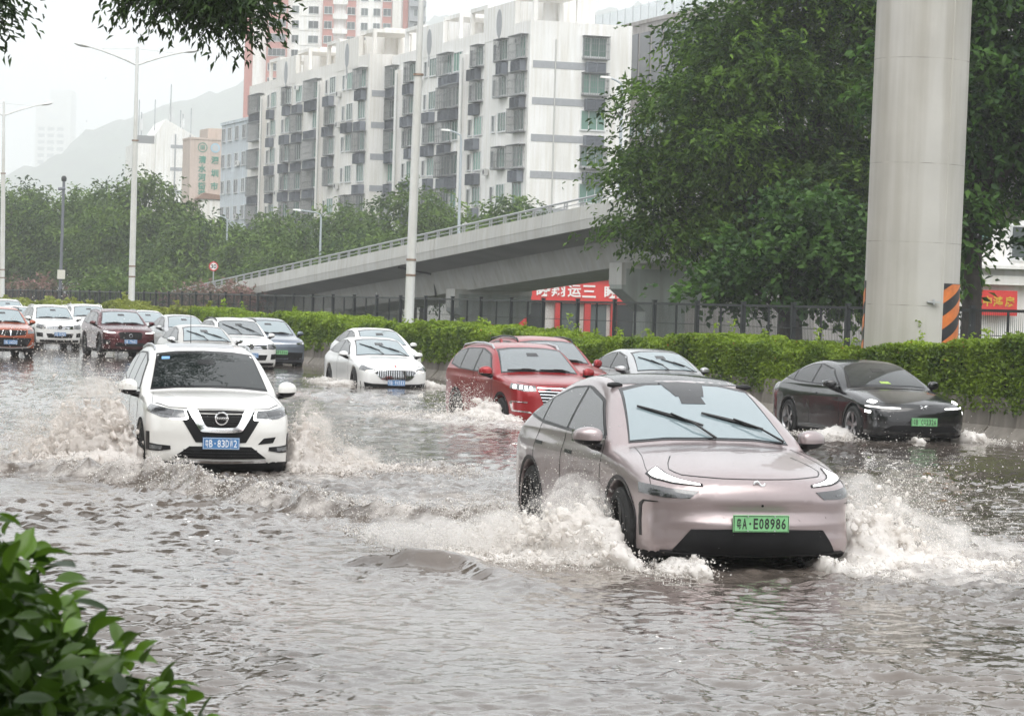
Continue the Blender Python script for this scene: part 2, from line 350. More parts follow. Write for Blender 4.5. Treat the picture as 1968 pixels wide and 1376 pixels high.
# --- hedge
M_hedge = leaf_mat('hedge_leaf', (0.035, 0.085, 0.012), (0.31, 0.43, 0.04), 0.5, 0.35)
M_hedge_far = leaf_mat('hedge_leaf_yellow', (0.13, 0.17, 0.035), (0.33, 0.37, 0.07), 0.5, 0.4)
M_hedge_core = mat('hedge_shade_core', (0.016, 0.024, 0.010), 0.9, var=0.4)  # added solid core blocks see-through; inner shade put into its colour
M_redflower = mat('red_blossom', (0.45, 0.05, 0.03), 0.6)
def hedge_top(u, taper):
    z = 1.42 + 0.10 * np.sin(u * 0.35) + 0.26 * vnoise(u * 0.5, u * 0 + 3, 41) + 0.20 * vnoise(u * 1.7, u * 0 + 8, 42)
    z = z + 0.42 * np.clip((51 - u) / 3.0, 0, 1) + 0.12 * np.clip((u - 70) / 60, 0, 1)
    return z
def hedge(u0, u1, label, m, seed, size0):
    root = empty('hedge', W((u0 + u1) / 2, 25.5, 0.0)); tag(root, label, 'hedge'); off = np.array(root.location)
    r = np.random.default_rng(seed); P = []; S = []; TN = []
    u = u0
    while u < u1:
        du = 1.0; dist = math.hypot(*W(u, 25.5)[:2]); sz = size0 * max(0.85, dist / 62.0)
        nl = int(5200 * (0.07 / sz) ** 2 * 1.15)
        uu = r.uniform(u, u + du, nl); top = hedge_top(uu, 0)
        a = r.random(nl)                                         # 0..0.4 front face, rest top
        bulge = 0.18 * vnoise(uu * 1.3, a * 5, 51)
        front = a < 0.5
        zz = np.where(front, 0.42 + (top - 0.42) * r.random(nl) ** 0.8, top - 0.10 * r.random(nl) ** 2)
        nn = np.where(front, 24.62 + bulge + 0.10 * (zz - 0.7) + r.random(nl) ** 2 * 0.25, 24.7 + r.random(nl) * 1.9)
        e = np.clip((nn - 24.6) / 0.35, 0, 1); zz = np.where(front, zz, zz - 0.12 * (1 - e))
        zz += 0.06 * vnoise(uu * 4, nn * 4, 53)
        P.append(np.stack([uu * UX + nn * NX, uu * UY + nn * NY, zz], 1)); S.append(np.full(nl, sz)); u += du
        TN.append(np.clip(0.46 + 0.6 * vnoise(uu * 2.2, zz * 3.0, 54) + (0.22 * ~front), 0, 1))  # leaves on top lighter than on the front face
        for _ in range(2 if u < 90 else 1):                      # upright shoots
            if r.random() < 0.75:
                k = 26; su = u + r.random(); sn = 24.8 + r.random() * 1.4; st = float(hedge_top(np.array([su]), 0)[0]); hh = r.uniform(0.12, 0.42) * (1.7 if r.random() < .25 else 0.8)
                t = r.random(k); q = W(su, sn)
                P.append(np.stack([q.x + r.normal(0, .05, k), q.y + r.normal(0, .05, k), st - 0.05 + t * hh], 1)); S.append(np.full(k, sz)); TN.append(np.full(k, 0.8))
    P = np.concatenate(P) - off; S = np.concatenate(S); TN = np.concatenate(TN)
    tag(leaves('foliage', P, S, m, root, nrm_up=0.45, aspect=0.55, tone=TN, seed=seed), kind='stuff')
    fl = P[r.random(len(P)) < 0.004]; fl = fl[fl[:, 2] > 1.1]
    if len(fl): tag(leaves('blossom', fl + np.array([0, -0.03, 0.03]), 0.055, M_redflower, root, seed=seed + 1), kind='stuff')
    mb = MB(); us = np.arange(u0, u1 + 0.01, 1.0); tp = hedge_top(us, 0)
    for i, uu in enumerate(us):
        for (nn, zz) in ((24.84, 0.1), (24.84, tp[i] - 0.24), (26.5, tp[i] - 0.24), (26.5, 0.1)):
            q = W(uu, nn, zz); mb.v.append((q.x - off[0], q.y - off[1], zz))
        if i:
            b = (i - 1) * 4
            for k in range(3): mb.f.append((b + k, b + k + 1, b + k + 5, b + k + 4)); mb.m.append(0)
    mb.build('shade_core', M_hedge_core, root)
hedge(36.0, 50.2, 'tall dark green hedge to the right of the concrete pillar', M_hedge, 61, 0.1)
hedge(50.2, 112.0, 'long trimmed green hedge between pillar and tall lamp post', M_hedge, 62, 0.094)
hedge(112.0, 226.0, 'far yellow-green hedge behind the waiting cars', M_hedge_far, 63, 0.1)

# --- dark mesh fence behind the hedge
M_fence = mat('fence_steel', (0.028, 0.032, 0.034), 0.45, metal=0.3)
fen = empty('mesh_fence', W(45, 28.5, 0.14)); tag(fen, 'long dark steel mesh fence behind the hedge', 'fence')
def child_at(o, parent, p, rz=ROADZ): o.location = Vector(p) - parent.location; o.rotation_euler = (0, 0, rz); return o
pm = MB(); pm.box(-.05, .05, -.05, .05, 0, 2.24); pm.box(-.06, .06, -.06, .06, 2.24, 2.27); pme = pm.mesh('post', M_fence)
tm = MB(); tm.box(-.022, .022, -.022, .022, 0, 2.2); tme = tm.mesh('thin_post', M_fence)
rm = MB(); rm.box(-.025, .025, 0.06, 2.94, 2.14, 2.2); rme = rm.mesh('rail', M_fence)
rm2 = MB(); rm2.box(-.02, .02, 0.06, 2.94, 0.25, 0.29); rme2 = rm2.mesh('bottom_rail', M_fence)
wm = MB()
for k in range(1, 36): wm.box(-.0035, .0035, k * 0.0833 - .0035, k * 0.0833 + .0035, 0.29, 2.14)
for z in (0.75, 1.2, 1.65): wm.box(-.012, .012, 0.06, 2.94, z - .008, z + .008)
wme = wm.mesh('wire_panel', M_fence)
for k in range(62):
    u = 41.0 + 3.0 * k; z = 0.13
    child_at(shared('post', pme, fen), fen, W(u, 28.5, z)); child_at(shared('thin_post', tme, fen), fen, W(u + 1.5, 28.53, z))
    child_at(shared('rail', rme, fen), fen, W(u, 28.5, z)); child_at(shared('bottom_rail', rme2, fen), fen, W(u, 28.5, z)); child_at(shared('wire_panel', wme, fen), fen, W(u, 28.5, z))

# --- concrete pillar with hazard plates
M_pillar = mat('pillar_concrete', (0.50, 0.485, 0.45), 0.7, var=0.10, vscale=0.8, bump=0.08, bscale=14, streak=0.18)
M_seam = mat('pillar_seam', (0.38, 0.36, 0.32), 0.8, var=0.5, vscale=4)
M_black = mat('black_paint', (0.012, 0.012, 0.013), 0.5)
M_orange = mat('orange_reflective', (0.62, 0.17, 0.03), 0.45, var=0.2, vscale=5)
M_steel = mat('galvanised_steel', (0.45, 0.46, 0.47), 0.4, metal=0.7)
pil = empty('concrete_pillar', W(51.36, 26.19, 0.0)); tag(pil, 'thick round pale concrete pillar standing in the hedge', 'pillar')
pil.rotation_euler = (0, RAD(0.75), 0)
mb = MB(); mb.lathe([(0.0, -0.4), (0.955, -0.4), (0.955, 16.0), (1.3, 17.2), (1.3, 18.0), (0, 18.0)], 64); mb.build('shaft', M_pillar, pil, True)
for z in (2.35, 3.62, 5.2, 7.3):
    mb = MB(); mb.lathe([(0.95, z - .006), (0.9565, z - .006), (0.9565, z + .006), (0.95, z + .006)], 64); mb.build('formwork_seam', M_seam, pil, True)
mb = MB(); mb.box(0.18, 0.44, -0.99, -0.93, 2.42, 2.45); mb.box(0.30, 0.33, -0.98, -0.92, 2.38, 2.49); mb.build('wall_bracket', M_steel, pil)
mb = MB(); mb.tube([(0.50, -0.80, 0.3), (0.50, -0.80, 16)], 0.03, 8); mb.build('conduit', M_pillar, pil, True)
def arc_patch(mb, pts_lo, pts_hi, r0, r1):
    """strip between two (theta,z) polylines, r0 inside to r1 outside"""
    n = len(pts_lo); b = len(mb.v)
    for (th, z) in list(pts_lo) + list(pts_hi):
        for r in (r0, r1): mb.v.append((r * math.sin(th), -r * math.cos(th), z))
    def I(row, i, k): return b + (row * n + i) * 2 + k
    def F(*q): mb.f.append(q); mb.m.append(mb.cm)
    for i in range(n - 1):
        F(I(0, i, 1), I(0, i + 1, 1), I(1, i + 1, 1), I(1, i, 1)); F(I(0, i, 0), I(0, i + 1, 0), I(0, i + 1, 1), I(0, i, 1)); F(I(1, i, 1), I(1, i + 1, 1), I(1, i + 1, 0), I(1, i, 0))
    F(I(0, 0, 0), I(0, 0, 1), I(1, 0, 1), I(1, 0, 0)); F(I(0, n - 1, 1), I(0, n - 1, 0), I(1, n - 1, 0), I(1, n - 1, 1))
pil_az = math.atan2(W(51.3, 26.35).x, W(51.3, 26.35).y)
for (t0, t1) in ((32, 90), (-142, -82)):
    A0, A1 = RAD(t0) + pil_az * 0 , RAD(t1); z0, z1 = 0.75, 2.82
    ths = [A0 + (A1 - A0) * i / 10 for i in range(11)]
    mb = MB(); arc_patch(mb, [(t, z0) for t in ths], [(t, z1) for t in ths], 0.953, 0.966); pl = mb.build('hazard_plate', M_black, pil, True)
    for k in range(-2, 6):
        zb = z0 + k * 0.52 + 0.10; sl = 0.52 / (A1 - A0)
        lo = [(t, min(max(zb + sl * (t - A0), z0 + .01), z1 - .01)) for t in ths]; hi = [(t, min(max(zb + 0.26 + sl * (t - A0), z0 + .01), z1 - .01)) for t in ths]
        if max(b[1] - a[1] for a, b in zip(lo, hi)) < 0.03: continue
        mb = MB(); arc_patch(mb, lo, hi, 0.964, 0.971); mb.build('stripe', M_orange, pl, True)

# --- tall double-armed lamp posts in the hedge
M_lamppost = mat('lamp_post_paint', (0.70, 0.71, 0.70), 0.4, var=0.06, streak=0.15)
M_rust = mat('rusty_band', (0.28, 0.2, 0.15), 0.7, var=0.4, vscale=9)
M_lens = mat('lamp_lens', (0.75, 0.75, 0.72), 0.2)
def lamp(u, n, label, lean):
    root = empty('lamp_post', W(u, n, 0.1)); root.rotation_euler = (0, lean, ROADZ); tag(root, label, 'lamp post', 'tall double-armed lamp posts in the hedge')
    mb = MB(); mb.lathe([(.0, 0), (.18, 0), (.16, 0.5), (.135, 9.45)], 20); mb.build('lower_pole', M_lamppost, root, True)
    mb = MB(); mb.lathe([(.135, 9.45), (.105, 9.46), (.075, 13.9), (.0, 13.92)], 16); mb.build('upper_pole', M_lamppost, root, True)
    for z in (2.9, 3.4, 9.4):
        mb = MB(); mb.lathe([(.13, z), (.165, z), (.165, z + .07), (.13, z + .07)], 20); mb.build('band', M_rust, root, True)
    for sgn in (-1, 1):
        pts = [(sgn * 0.05, 0, 13.05)] + [(sgn * (0.05 + 2.25 * t), 0, 13.05 + 0.95 * t - 0.22 * t * t) for t in (.25, .5, .75, 1)]
        mb = MB(); mb.tube(pts, [.05, .045, .04, .036, .034], 8); arm = mb.build('arm', M_lamppost, root, True)
        e = Vector(pts[-1]); mb = MB()
        ring = [(0.03, -.05), (.06, 0.02), (.10, .18), (.125, .38), (.11, .58), (.06, .72), (0.0, .76)]
        mb.lathe([(r, h) for r, h in ring], 12, 'x')
        mb.v = [(e.x + sgn * x * 0.98, y * 1.15, e.z + z * 0.75 + x * 0.18) for (x, y, z) in mb.v]; mb.build('lamp_head', M_lamppost, root, True)
        mb = MB(); mb.tube([(sgn * .04, 0, 13.8), (sgn * 1.75, 0, 13.05 + 0.66)], .012, 5); mb.build('stay_wire', M_lamppost, root)
    return root
lamp(87.4, 26.5, 'tall white lamp post rising behind the white sedan with vertical grille', RAD(0.7))
lamp(133.1, 26.5, 'tall white lamp post whose curved arms show left of the flats', RAD(-0.1))
lamp(176.5, 27.0, 'tall white lamp post at the left edge of the picture', RAD(-0.9))

# --- flyover ramp
M_deck = mat('flyover_concrete', (0.52, 0.52, 0.495), 0.75, var=0.10, vscale=0.5, bump=0.06, streak=0.08)
M_deck_shaded = mat('flyover_concrete_shaded', (0.34, 0.335, 0.32), 0.85, var=0.15, vscale=0.4)  # same concrete, shade under the overhang put into the colour
M_joint = mat('joint_rubber', (0.06, 0.06, 0.055), 0.8)
M_pierpaint = mat('pier_green_grey', (0.34, 0.37, 0.345), 0.7, var=0.12, vscale=0.7, streak=0.2)
fly = empty('flyover_ramp', W(150, 49, 0.1)); tag(fly, 'sloping concrete flyover ramp with steel railing behind the fence', 'flyover')
def zp(u): return 6.84 - 0.0515 * (u - 120.7)
def fl_prism(name, u0, u1, sec, m, smooth=False):
    mb = MB(); n = len(sec)
    for u in (u0, u1):
        for (nn, zz) in sec:
            z = zp(u) + zz; q = W(u, 45 + nn, max(z, 0.12 + 0.001 * nn)); mb.v.append(tuple(q - fly.location))
    mb.f = [tuple(range(n)), tuple(range(2 * n - 1, n - 1, -1))] + [(i, i + n, (i + 1) % n + n, (i + 1) % n) for i in range(n)]; mb.m = [0] * len(mb.f)
    return mb.build(name, m, fly)
us = [58 + 17.2 * k for k in range(12)]
for a, b in zip(us[:-1], us[1:]):
    b2 = b - 0.05
    fl_prism('parapet', a, b2, [(0, 0), (0.22, 0), (0.22, -0.78), (0.03, -0.9), (-0.05, -0.62)], M_deck)
    fl_prism('edge_beam', a, b2, [(-0.04, -0.625), (0.02, -0.905), (0.3, -0.905), (0.3, -1.05), (0.0, -1.06)], M_deck)
    fl_prism('parapet', a, b2, [(7.98, 0), (8.2, 0), (8.2, -1.0), (7.98, -0.8)], M_deck)
    fl_prism('deck', a, b2, [(0.05, -1.0), (0.23, -0.82), (7.97, -0.82), (8.15, -1.0), (8.1, -1.12), (6.3, -1.4), (2.0, -1.4), (0.05, -1.07)], M_deck_shaded)
    fl_prism('box_girder', a, b2, [(2.0, -1.405), (6.3, -1.405), (5.8, -2.62), (2.45, -2.62)], M_deck)
    fl_prism('joint', b2, b, [(0.02, -0.02), (0.2, -0.02), (0.2, -0.78), (0.06, -1.03), (0.0, -0.62)], M_joint)
rp = MB()
for s in (-0.16, 0.16): rp.add([(0.04, s - .03, 0), (.10, s - .03, 0), (.10, s + .03, 0), (.04, s + .03, 0), (.02, s - .13, .36), (.08, s - .13, .36), (.08, s - .07, .36), (.02, s - .07, .36)], [(0, 3, 2, 1), (4, 5, 6, 7), (0, 1, 5, 4), (1, 2, 6, 5), (2, 3, 7, 6), (3, 0, 4, 7)])
rpm = rp.mesh('railing_post', M_steel)
for k in range(86):
    u = 60 + 2.2 * k
    if zp(u) > 0.5:
        o = shared('railing_post', rpm, fly); o.location = W(u, 45, zp(u) - 0.01) - fly.location; o.rotation_euler = (0, 0, ROADZ)
for hz, rr in ((0.38, 0.05), (0.17, 0.022)):
    mb = MB(); mb.tube([tuple(W(u, 45.07, zp(u) + hz) - fly.location) for u in (58, 248)], rr, 8); mb.build('handrail', M_steel, fly, True)
for u in (146.5, 171.7, 121.5):
    zt = zp(u) - 2.64; c = W(u, 49.0, 0.1) - fly.location
    mb = MB(); mb.prism([(-1.0, -.2), (1.0, -.2), (1.0, max(zt - 2.2, 0.3)), (2.2, zt - 1.2), (2.2, zt), (-2.2, zt), (-2.2, zt - 1.2), (-1.0, max(zt - 2.2, 0.3))], -0.8, 0.8, 'y')
    o = mb.build('pier', M_pierpaint, fly, bevel=0.04); o.location = c; o.rotation_euler = (0, 0, ROADZ)
    mb = MB(); mb.box(-2.22, -2.0, -.82, .82, zt - 1.0, zt + .02); mb.box(-2.0, 2.22, -.83, .83, zt - .25, zt + .03); o = mb.build('pier_cap', M_deck, fly); o.location = c; o.rotation_euler = (0, 0, ROADZ)
mb = MB(); mb.tube([tuple(W(u, nn, z) - fly.location) for (u, nn, z) in ((151, 45.1, zp(151) - 1.15), (151, 47.2, zp(151) - 1.5), (151, 47.35, zp(151) - 2.7))], .06, 6); mb.build('drain_pipe', M_joint, fly)
# grey lamp posts along the far edge of the ramp
M_bluegrey = mat('blue_grey_paint', (0.36, 0.40, 0.43), 0.4)
def ramp_lamp(u, zb, zt, label, ln=1.5):
    root = empty('ramp_lamp', W(u, 53.6, zb)); root.rotation_euler = (0, 0, ROADZ); tag(root, label, 'lamp post', 'single-armed lamp posts along the ramp')
    h = zt - zb; mb = MB(); mb.lathe([(0, 0), (.12, 0), (.07, h - .5)], 10); mb.build('pole', M_bluegrey, root, True)
    mb = MB(); mb.tube([(0, 0, h - .5), (-.06, 0, h - .15), (-.35, 0, h), (-ln, 0, h + .12)], [.07, .06, .05, .05], 8); mb.build('arm', M_bluegrey, root, True)
    mb = MB(); mb.add([(-ln - .55, -.1, h + .1), (-ln + .05, -.12, h + .06), (-ln + .05, .12, h + .06), (-ln - .55, .1, h + .1), (-ln - .5, -.06, h + .2), (-ln, -.07, h + .2), (-ln, .07, h + .2), (-ln - .5, .06, h + .2)], [(0, 3, 2, 1), (4, 5, 6, 7), (0, 1, 5, 4), (1, 2, 6, 5), (2, 3, 7, 6), (3, 0, 4, 7)]); mb.build('lamp_head', M_lamppost, root)
ramp_lamp(166.5, 3.0, 12.8, 'grey lamp post in front of the near block of flats', 0.8)
ramp_lamp(139.0, 4.5, 14.2, 'grey lamp post before the white end wall of the flats', 0.7)
ramp_lamp(199.5, 0.5, 8.6, 'curved lamp arm poking out of the trees above the ramp', 1.6)
ramp_lamp(229.5, 0.2, 8.9, 'farthest small lamp arm among the trees', 0.7)
# 30 sign
M_white = mat('sign_white', (0.78, 0.78, 0.76), 0.4)
M_signred = mat('sign_red', (0.55, 0.03, 0.03), 0.4)
sg = empty('speed_sign', W(190.5, 43.6, 0.1)); sg.rotation_euler = (0, 0, RAD(6)); tag(sg, 'round red-rimmed speed sign reading 30 beside the ramp foot', 'sign')
mb = MB(); mb.tube([(0, 0.04, 0), (0, .04, 4.6)], .04, 8); mb.build('pole', M_steel, sg, True)
def disc(r0, r1, y, seg=32):
    mb = MB(); vs = []
    for k in range(seg):
        a = 2 * math.pi * k / seg; vs.append((r1 * math.cos(a), y, r1 * math.sin(a)))
        vs.append((r0 * math.cos(a), y, r0 * math.sin(a)) )
    for v in list(vs): vs.append((v[0], v[1] + .012, v[2]))
    m2 = 2 * seg; fs = []
    for k in range(seg):
        a, b = 2 * k, 2 * ((k + 1) % seg); fs.append((a, b, b + 1, a + 1)); fs.append((a + m2, a + 1 + m2, b + 1 + m2, b + m2)); fs.append((a, a + m2, b + m2, b))
    mb.add(vs, fs); return mb
o = disc(0.0, 0.285, -0.012).build('disc', M_white, sg); o.location.z = 4.22
o = disc(0.245, 0.325, -0.016).build('rim', M_signred, sg); o.location.z = 4.22
v, f = text_mesh('30', 0.42, 0.003, 0.008); o = mesh_obj('numerals', [(x, -0.02 - z, y) for x, y, z in v], f, M_black, sg); o.location.z = 4.22
# camera pole at the far left
cp = empty('camera_pole', W(202.0, 35.0, 0.1)); cp.rotation_euler = (0, RAD(0.5), ROADZ); tag(cp, 'dark grey surveillance camera pole in front of the left trees', 'pole')
M_dgrey = mat('dark_grey_paint', (0.13, 0.14, 0.16), 0.5)
mb = MB(); mb.lathe([(0, 0), (.13, 0), (.10, 10.1), (0, 10.1)], 12); mb.build('pole', M_dgrey, cp, True)
mb = MB(); mb.lathe([(0, 10.1), (.17, 10.12), (.2, 10.35), (.12, 10.5), (0, 10.52)], 12); mb.build('camera_dome', M_black, cp, True)
mb = MB(); mb.tube([(-.4, -.1, 9.55), (.1, -.1, 9.6)], .11, 8); mb.build('camera', M_dgrey, cp)
mb = MB(); mb.box(-.28, .26, -.3, -.14, 3.1, 3.75); cb = mb.build('control_box', mat('cream_box', (.62, .6, .52), .5), cp)
# ================================================================== BUILDINGS
M_wall = mat('white_render', (0.83, 0.825, 0.815), 0.8, var=0.06, vscale=0.25, streak=0.10)
M_wall2 = mat('cream_render', (0.78, 0.765, 0.74), 0.8, var=0.06, vscale=0.25, streak=0.10)
M_band = mat('grey_band', (0.34, 0.35, 0.37), 0.8, var=0.1)
M_pane = mat('window_glass', (0.07, 0.085, 0.085), 0.12, ior=1.5, obj_rand=0.7)
M_greenpane = mat('green_window_glass', (0.10, 0.20, 0.16), 0.12, ior=1.5, obj_rand=0.5)
M_frame = mat('window_frame', (0.55, 0.56, 0.56), 0.5, obj_rand=0.15)
M_cage = mat('grey_window_cage', (0.20, 0.205, 0.21), 0.6, obj_rand=0.35)
M_louver = mat('dark_louvre', (0.15, 0.165, 0.19), 0.6, obj_rand=0.25)
M_acwhite = mat('air_conditioner_casing', (0.6, 0.6, 0.58), 0.6, obj_rand=0.15)
M_pipe = mat('drain_pipe_paint', (0.5, 0.5, 0.48), 0.6)
# shared facade pieces: built in the plane x=0 facing -x, running along +y, standing on z=0
def win_mesh(w, h, nm, glassm):
    f = MB(); t = .07
    f.box(-.10, 0, 0, w, h - t, h); f.box(-.14, 0, -.05, w + .05, -.06, t); f.box(-.10, 0, 0, t, t, h - t); f.box(-.10, 0, w - t, w, t, h - t)
    for k in range(1, nm): f.box(-.08, -.01, w * k / nm - .03, w * k / nm + .03, t, h - t)
    g = MB(); g.box(-.035, -.005, t, w - t, t, h - t)
    return f.mesh('window', M_frame), g.mesh('pane', glassm)
def cage_mesh(w, h, d=.62, st=.2):
    c = MB(); b = .03
    for z in (0, h * .33, h * .66, h - b): c.box(-d, -d + b, 0, w, z, z + b); c.box(-d, 0, 0, b, z, z + b); c.box(-d, 0, w - b, w, z, z + b)
    n = int(w / st)
    for k in range(n + 1): y = (w - b) * k / n; c.box(-d, -d + b, y, y + b * .8, b, h - b)
    for k in range(1, 3): c.box(-d * k / 3, -d * k / 3 + b, 0, b, 0, h); c.box(-d * k / 3, -d * k / 3 + b, w - b, w, 0, h)
    c.box(-d - .04, 0, -.04, w + .04, h, h + .04); c.box(-d, 0, 0, w, -.05, 0)
    return c.mesh('window_cage', M_cage)
def louver_mesh(w, h, d=.55):
    c = MB(); t = .06
    c.box(-d, 0, 0, w, 0, .05); c.box(-d, 0, 0, w, h - .05, h); c.box(-d, 0, 0, t, .05, h - .05); c.box(-d, 0, w - t, w, .05, h - .05); c.box(-d, 0, w / 2 - t / 2, w / 2 + t / 2, .05, h - .05)
    for k in range(7):
        z = .10 + (h - .2) * k / 7; c.add([(-d, t, z), (-d, w - t, z), (-d + .10, w - t, z + .085), (-d + .10, t, z + .085), (-d, t, z + .02), (-d, w - t, z + .02), (-d + .10, w - t, z + .105), (-d + .10, t, z + .105)], [(0, 3, 2, 1), (4, 5, 6, 7), (0, 1, 5, 4), (2, 3, 7, 6)])
    c.cm = 1; c.box(-d + .14, -.02, t, w - t, .05, h - .05)
    return c.mesh('louvre_box', [M_louver, M_matte0])
M_matte0 = mat('dark_recess', (0.05, 0.052, 0.056), 0.8)
ac = MB(); ac.box(-.40, -.08, 0, .85, 0, .58); ac.cm = 1; ac.lathe([(.0, -.41), (.21, -.41), (.22, -.40)], 12, 'x', (0, .36, .29)); AC_ME = ac.mesh('air_conditioner', [M_acwhite, M_matte0])
WIN = {k: win_mesh(*a) for k, a in dict(win=(2.2, 1.7, 3, M_greenpane), wing=(2.5, 1.8, 3, M_greenpane), slim=(.9, 1.5, 1, M_pane), sq=(1.7, 1.6, 2, M_pane)).items()}
CAGE = {k: cage_mesh(*a) for k, a in dict(a=(3.4, 2.0), b=(5.2, 2.1), c=(2.3, 1.9)).items()}
LOUV = {k: louver_mesh(*a) for k, a in dict(a=(2.6, 1.0), b=(1.7, 1.0), c=(4.6, 1.05)).items()}
def put(root, me, p, rz=0.0, child=None, name=None):
    o = shared(name or me.name.split('.')[0], me, root, p, rz)
    if child is not None: shared(child.name.split('.')[0], child, o)
    return o
def facade_unit(root, y0, z0, storeys, fh, pattern, rnd, rz=0.0, tr=None):
    tr = tr or (lambda x, y, z: (x, y, z))
    for s_ in range(storeys):
        z = z0 + fh * s_
        for (kind, y, key) in pattern:
            if kind == 'win':
                f, g = WIN[key]; put(root, f, tr(-.01, y0 + y, z + .85), rz, g)
                if rnd.random() < .55: put(root, CAGE['c'], tr(-.02, y0 + y - .05, z + .72), rz)
                if rnd.random() < .8: put(root, LOUV['a' if rnd.random() < .6 else 'b'], tr(-.02, y0 + y + .9 * rnd.random(), z - .42), rz)
            elif kind == 'slim': f, g = WIN['slim']; put(root, f, tr(-.01, y0 + y, z + .9), rz, g)
            elif kind == 'cage':
                f, g = WIN['wing']; put(root, f, tr(-.01, y0 + y + .4, z + .75), rz, g)
                if rnd.random() < .85: put(root, CAGE[key], tr(-.02, y0 + y, z + .6), rz)
                if rnd.random() < .9: put(root, LOUV['c' if key == 'b' else 'a'], tr(-.02, y0 + y + .3, z - .55), rz)
            elif kind == 'ac' and rnd.random() < .5: put(root, AC_ME, tr(-.02, y0 + y, z + .3), rz)
PAT = [('cage', .5, 'a'), ('win', 5.6, 'win'), ('slim', 8.6, ''), ('ac', 10.0, ''), ('win', 12.2, 'win'), ('slim', 15.2, ''), ('cage', 18.0, 'b')]
def flats(label, u0, u1, n0, depth, H, unit, seed, end_cols, mw):
    rnd = random.Random(seed); root = empty('apartment_block', W(u0, n0, 0.1)); root.rotation_euler = (0, 0, ROADZ); tag(root, label, 'building'); Ln = u1 - u0; fh = 3.1
    mb = MB(); mb.box(0, depth, 0, Ln, 0, H - 1.0); mb.build('wall', mw, root)
    for (a, b, c_, d) in ((0, .22, 0, Ln), (depth - .22, depth, 0, Ln), (.22, depth - .22, 0, .22), (.22, depth - .22, Ln - .22, Ln)):
        mb = MB(); mb.box(a - .003, b, c_ - .003, d, H - .998, H); mb.build('parapet', mw, root)
    zs = [22.4 - fh * k for k in range(7)]
    for z in zs:
        mb = MB(); mb.box(.3, depth - 3.2, -.035, 0, z - .18, z + .42); mb.build('grey_band', M_band, root)
    nun = max(1, int(Ln / unit))
    for k in range(nun):
        y0 = k * unit
        facade_unit(root, y0, zs[-1] + .05, 7, fh, PAT, rnd)
        mb = MB(); mb.box(-.55, 0, y0 + 16.6, y0 + 17.6, 0, H - 1.6); mb.build('pilaster', mw, root)
        mb = MB(); mb.tube([(-.62, y0 + 16.5, 1), (-.62, y0 + 16.5, H - 2)], .07, 6); mb.build('drain_pipe', M_pipe, root)
        mb = MB(); mb.box(-.03, .4, y0 + 4.0, y0 + 12.5, H - .99, H + 2.0); g = mb.build('gable', mw, root)
        dm = MB(); dm.lathe([(0, -.06), (.72, -.06), (.72, .0)], 20, 'x'); dm.v = [(x, y + y0 + 8.2, z * 1.7 + H + .4) for x, y, z in dm.v]; dm.box(-.05, 0, y0 + 8.05, y0 + 8.35, H - 1.9, H - .7); dm.build('oval_ornament', M_band, g)
        for a in (y0 + 1.0, y0 + 13.5):                           # open roof frame
            mb = MB()
            for (x, y) in ((.6, a), (.6, a + 4.5), (4.5, a), (4.5, a + 4.5)): mb.box(x, x + .35, y, y + .35, H - .9, H + 2.2)
            mb.box(.6, 4.85, a, a + 4.85, H + 2.2, H + 2.55); mb.build('roof_frame', mw, root)
        mb = MB(); mb.box(3.2, depth - 1.2, y0 + 6.0, y0 + 13.0, H - .9, H + 3.2); mb.build('stair_house', mw, root)
        put(root, AC_ME, (-.02, y0 + 2.2, H - 1.9))
    # end wall facing the viewer
    for (x, key) in end_cols:
        for z in zs:
            def tr(a, b, c_): return (x + b, a, c_)
            f, g = WIN['win']; o = put(root, f, (x, 0.0, z + .95), RAD(90) , g); o.scale = (1, -1, 1)
            if rnd.random() < .8: o = put(root, CAGE['c'], (x, -.01, z + .8), RAD(90)); o.scale = (1, -1, 1)
            o = put(root, LOUV['b'], (x + .3, -.01, z - .5), RAD(90)); o.scale = (1, -1, 1)
    for x in (2.3,):
        if end_cols: mb = MB(); mb.tube([(x, -.08, 0), (x, -.08, H - 1.5)], .06, 6); mb.build('drain_pipe', M_pipe, root)
    return root
fl1 = flats('near white block of flats with blank end wall and grey bands', 224.1, 265.2, 78, 9.2, 26.2, 20.5, 3, [(4.7, 'c')], M_wall)
fl2 = flats('farther white block of flats set forward, crowded with window cages', 265.4, 315.2, 75.8, 11, 26.4, 24.7, 8, [], M_wall2)
# pale blue block at its far end
M_blue = mat('pale_blue_render', (0.58, 0.63, 0.68), 0.8, streak=0.2, var=.06)
def simple_block(name, label, u0, n0, L, depth, H, mw, rows, cols, fh=3.1, zb=2.0, key='sq', rz=ROADZ):
    root = empty(name, W(u0, n0, 0.1)); root.rotation_euler = (0, 0, rz); tag(root, label, 'building')
    mb = MB(); mb.box(0, depth, 0, L, 0, H); mb.build('wall', mw, root)
    mb = MB(); mb.box(-.15, depth + .15, -.15, L + .15, H, H + .35); mb.build('roof_slab', mw, root)
    for k in range(rows):
        for y in cols: f, g = WIN[key]; put(root, f, (-.01, y, zb + fh * k), 0, g)
    return root
b = simple_block('apartment_block', 'small pale blue block between the sign wall and the flats', 316.0, 76.0, 13.5, 9, 22.6, M_blue, 7, (1.0, 4.6, 8.2, 11.4))
for k in range(7):
    f, g = WIN['sq']; o = put(b, f, (1.2, 0, 2 + 3.1 * k), RAD(90), g); o.scale = (1, -1, 1); o = put(b, CAGE['c'], (1.0, -.01, 1.9 + 3.1 * k), RAD(90)); o.scale = (1, -1, 1)
    if k % 2: put(b, AC_ME, (-.02, 3.6, 2 + 3.1 * k))
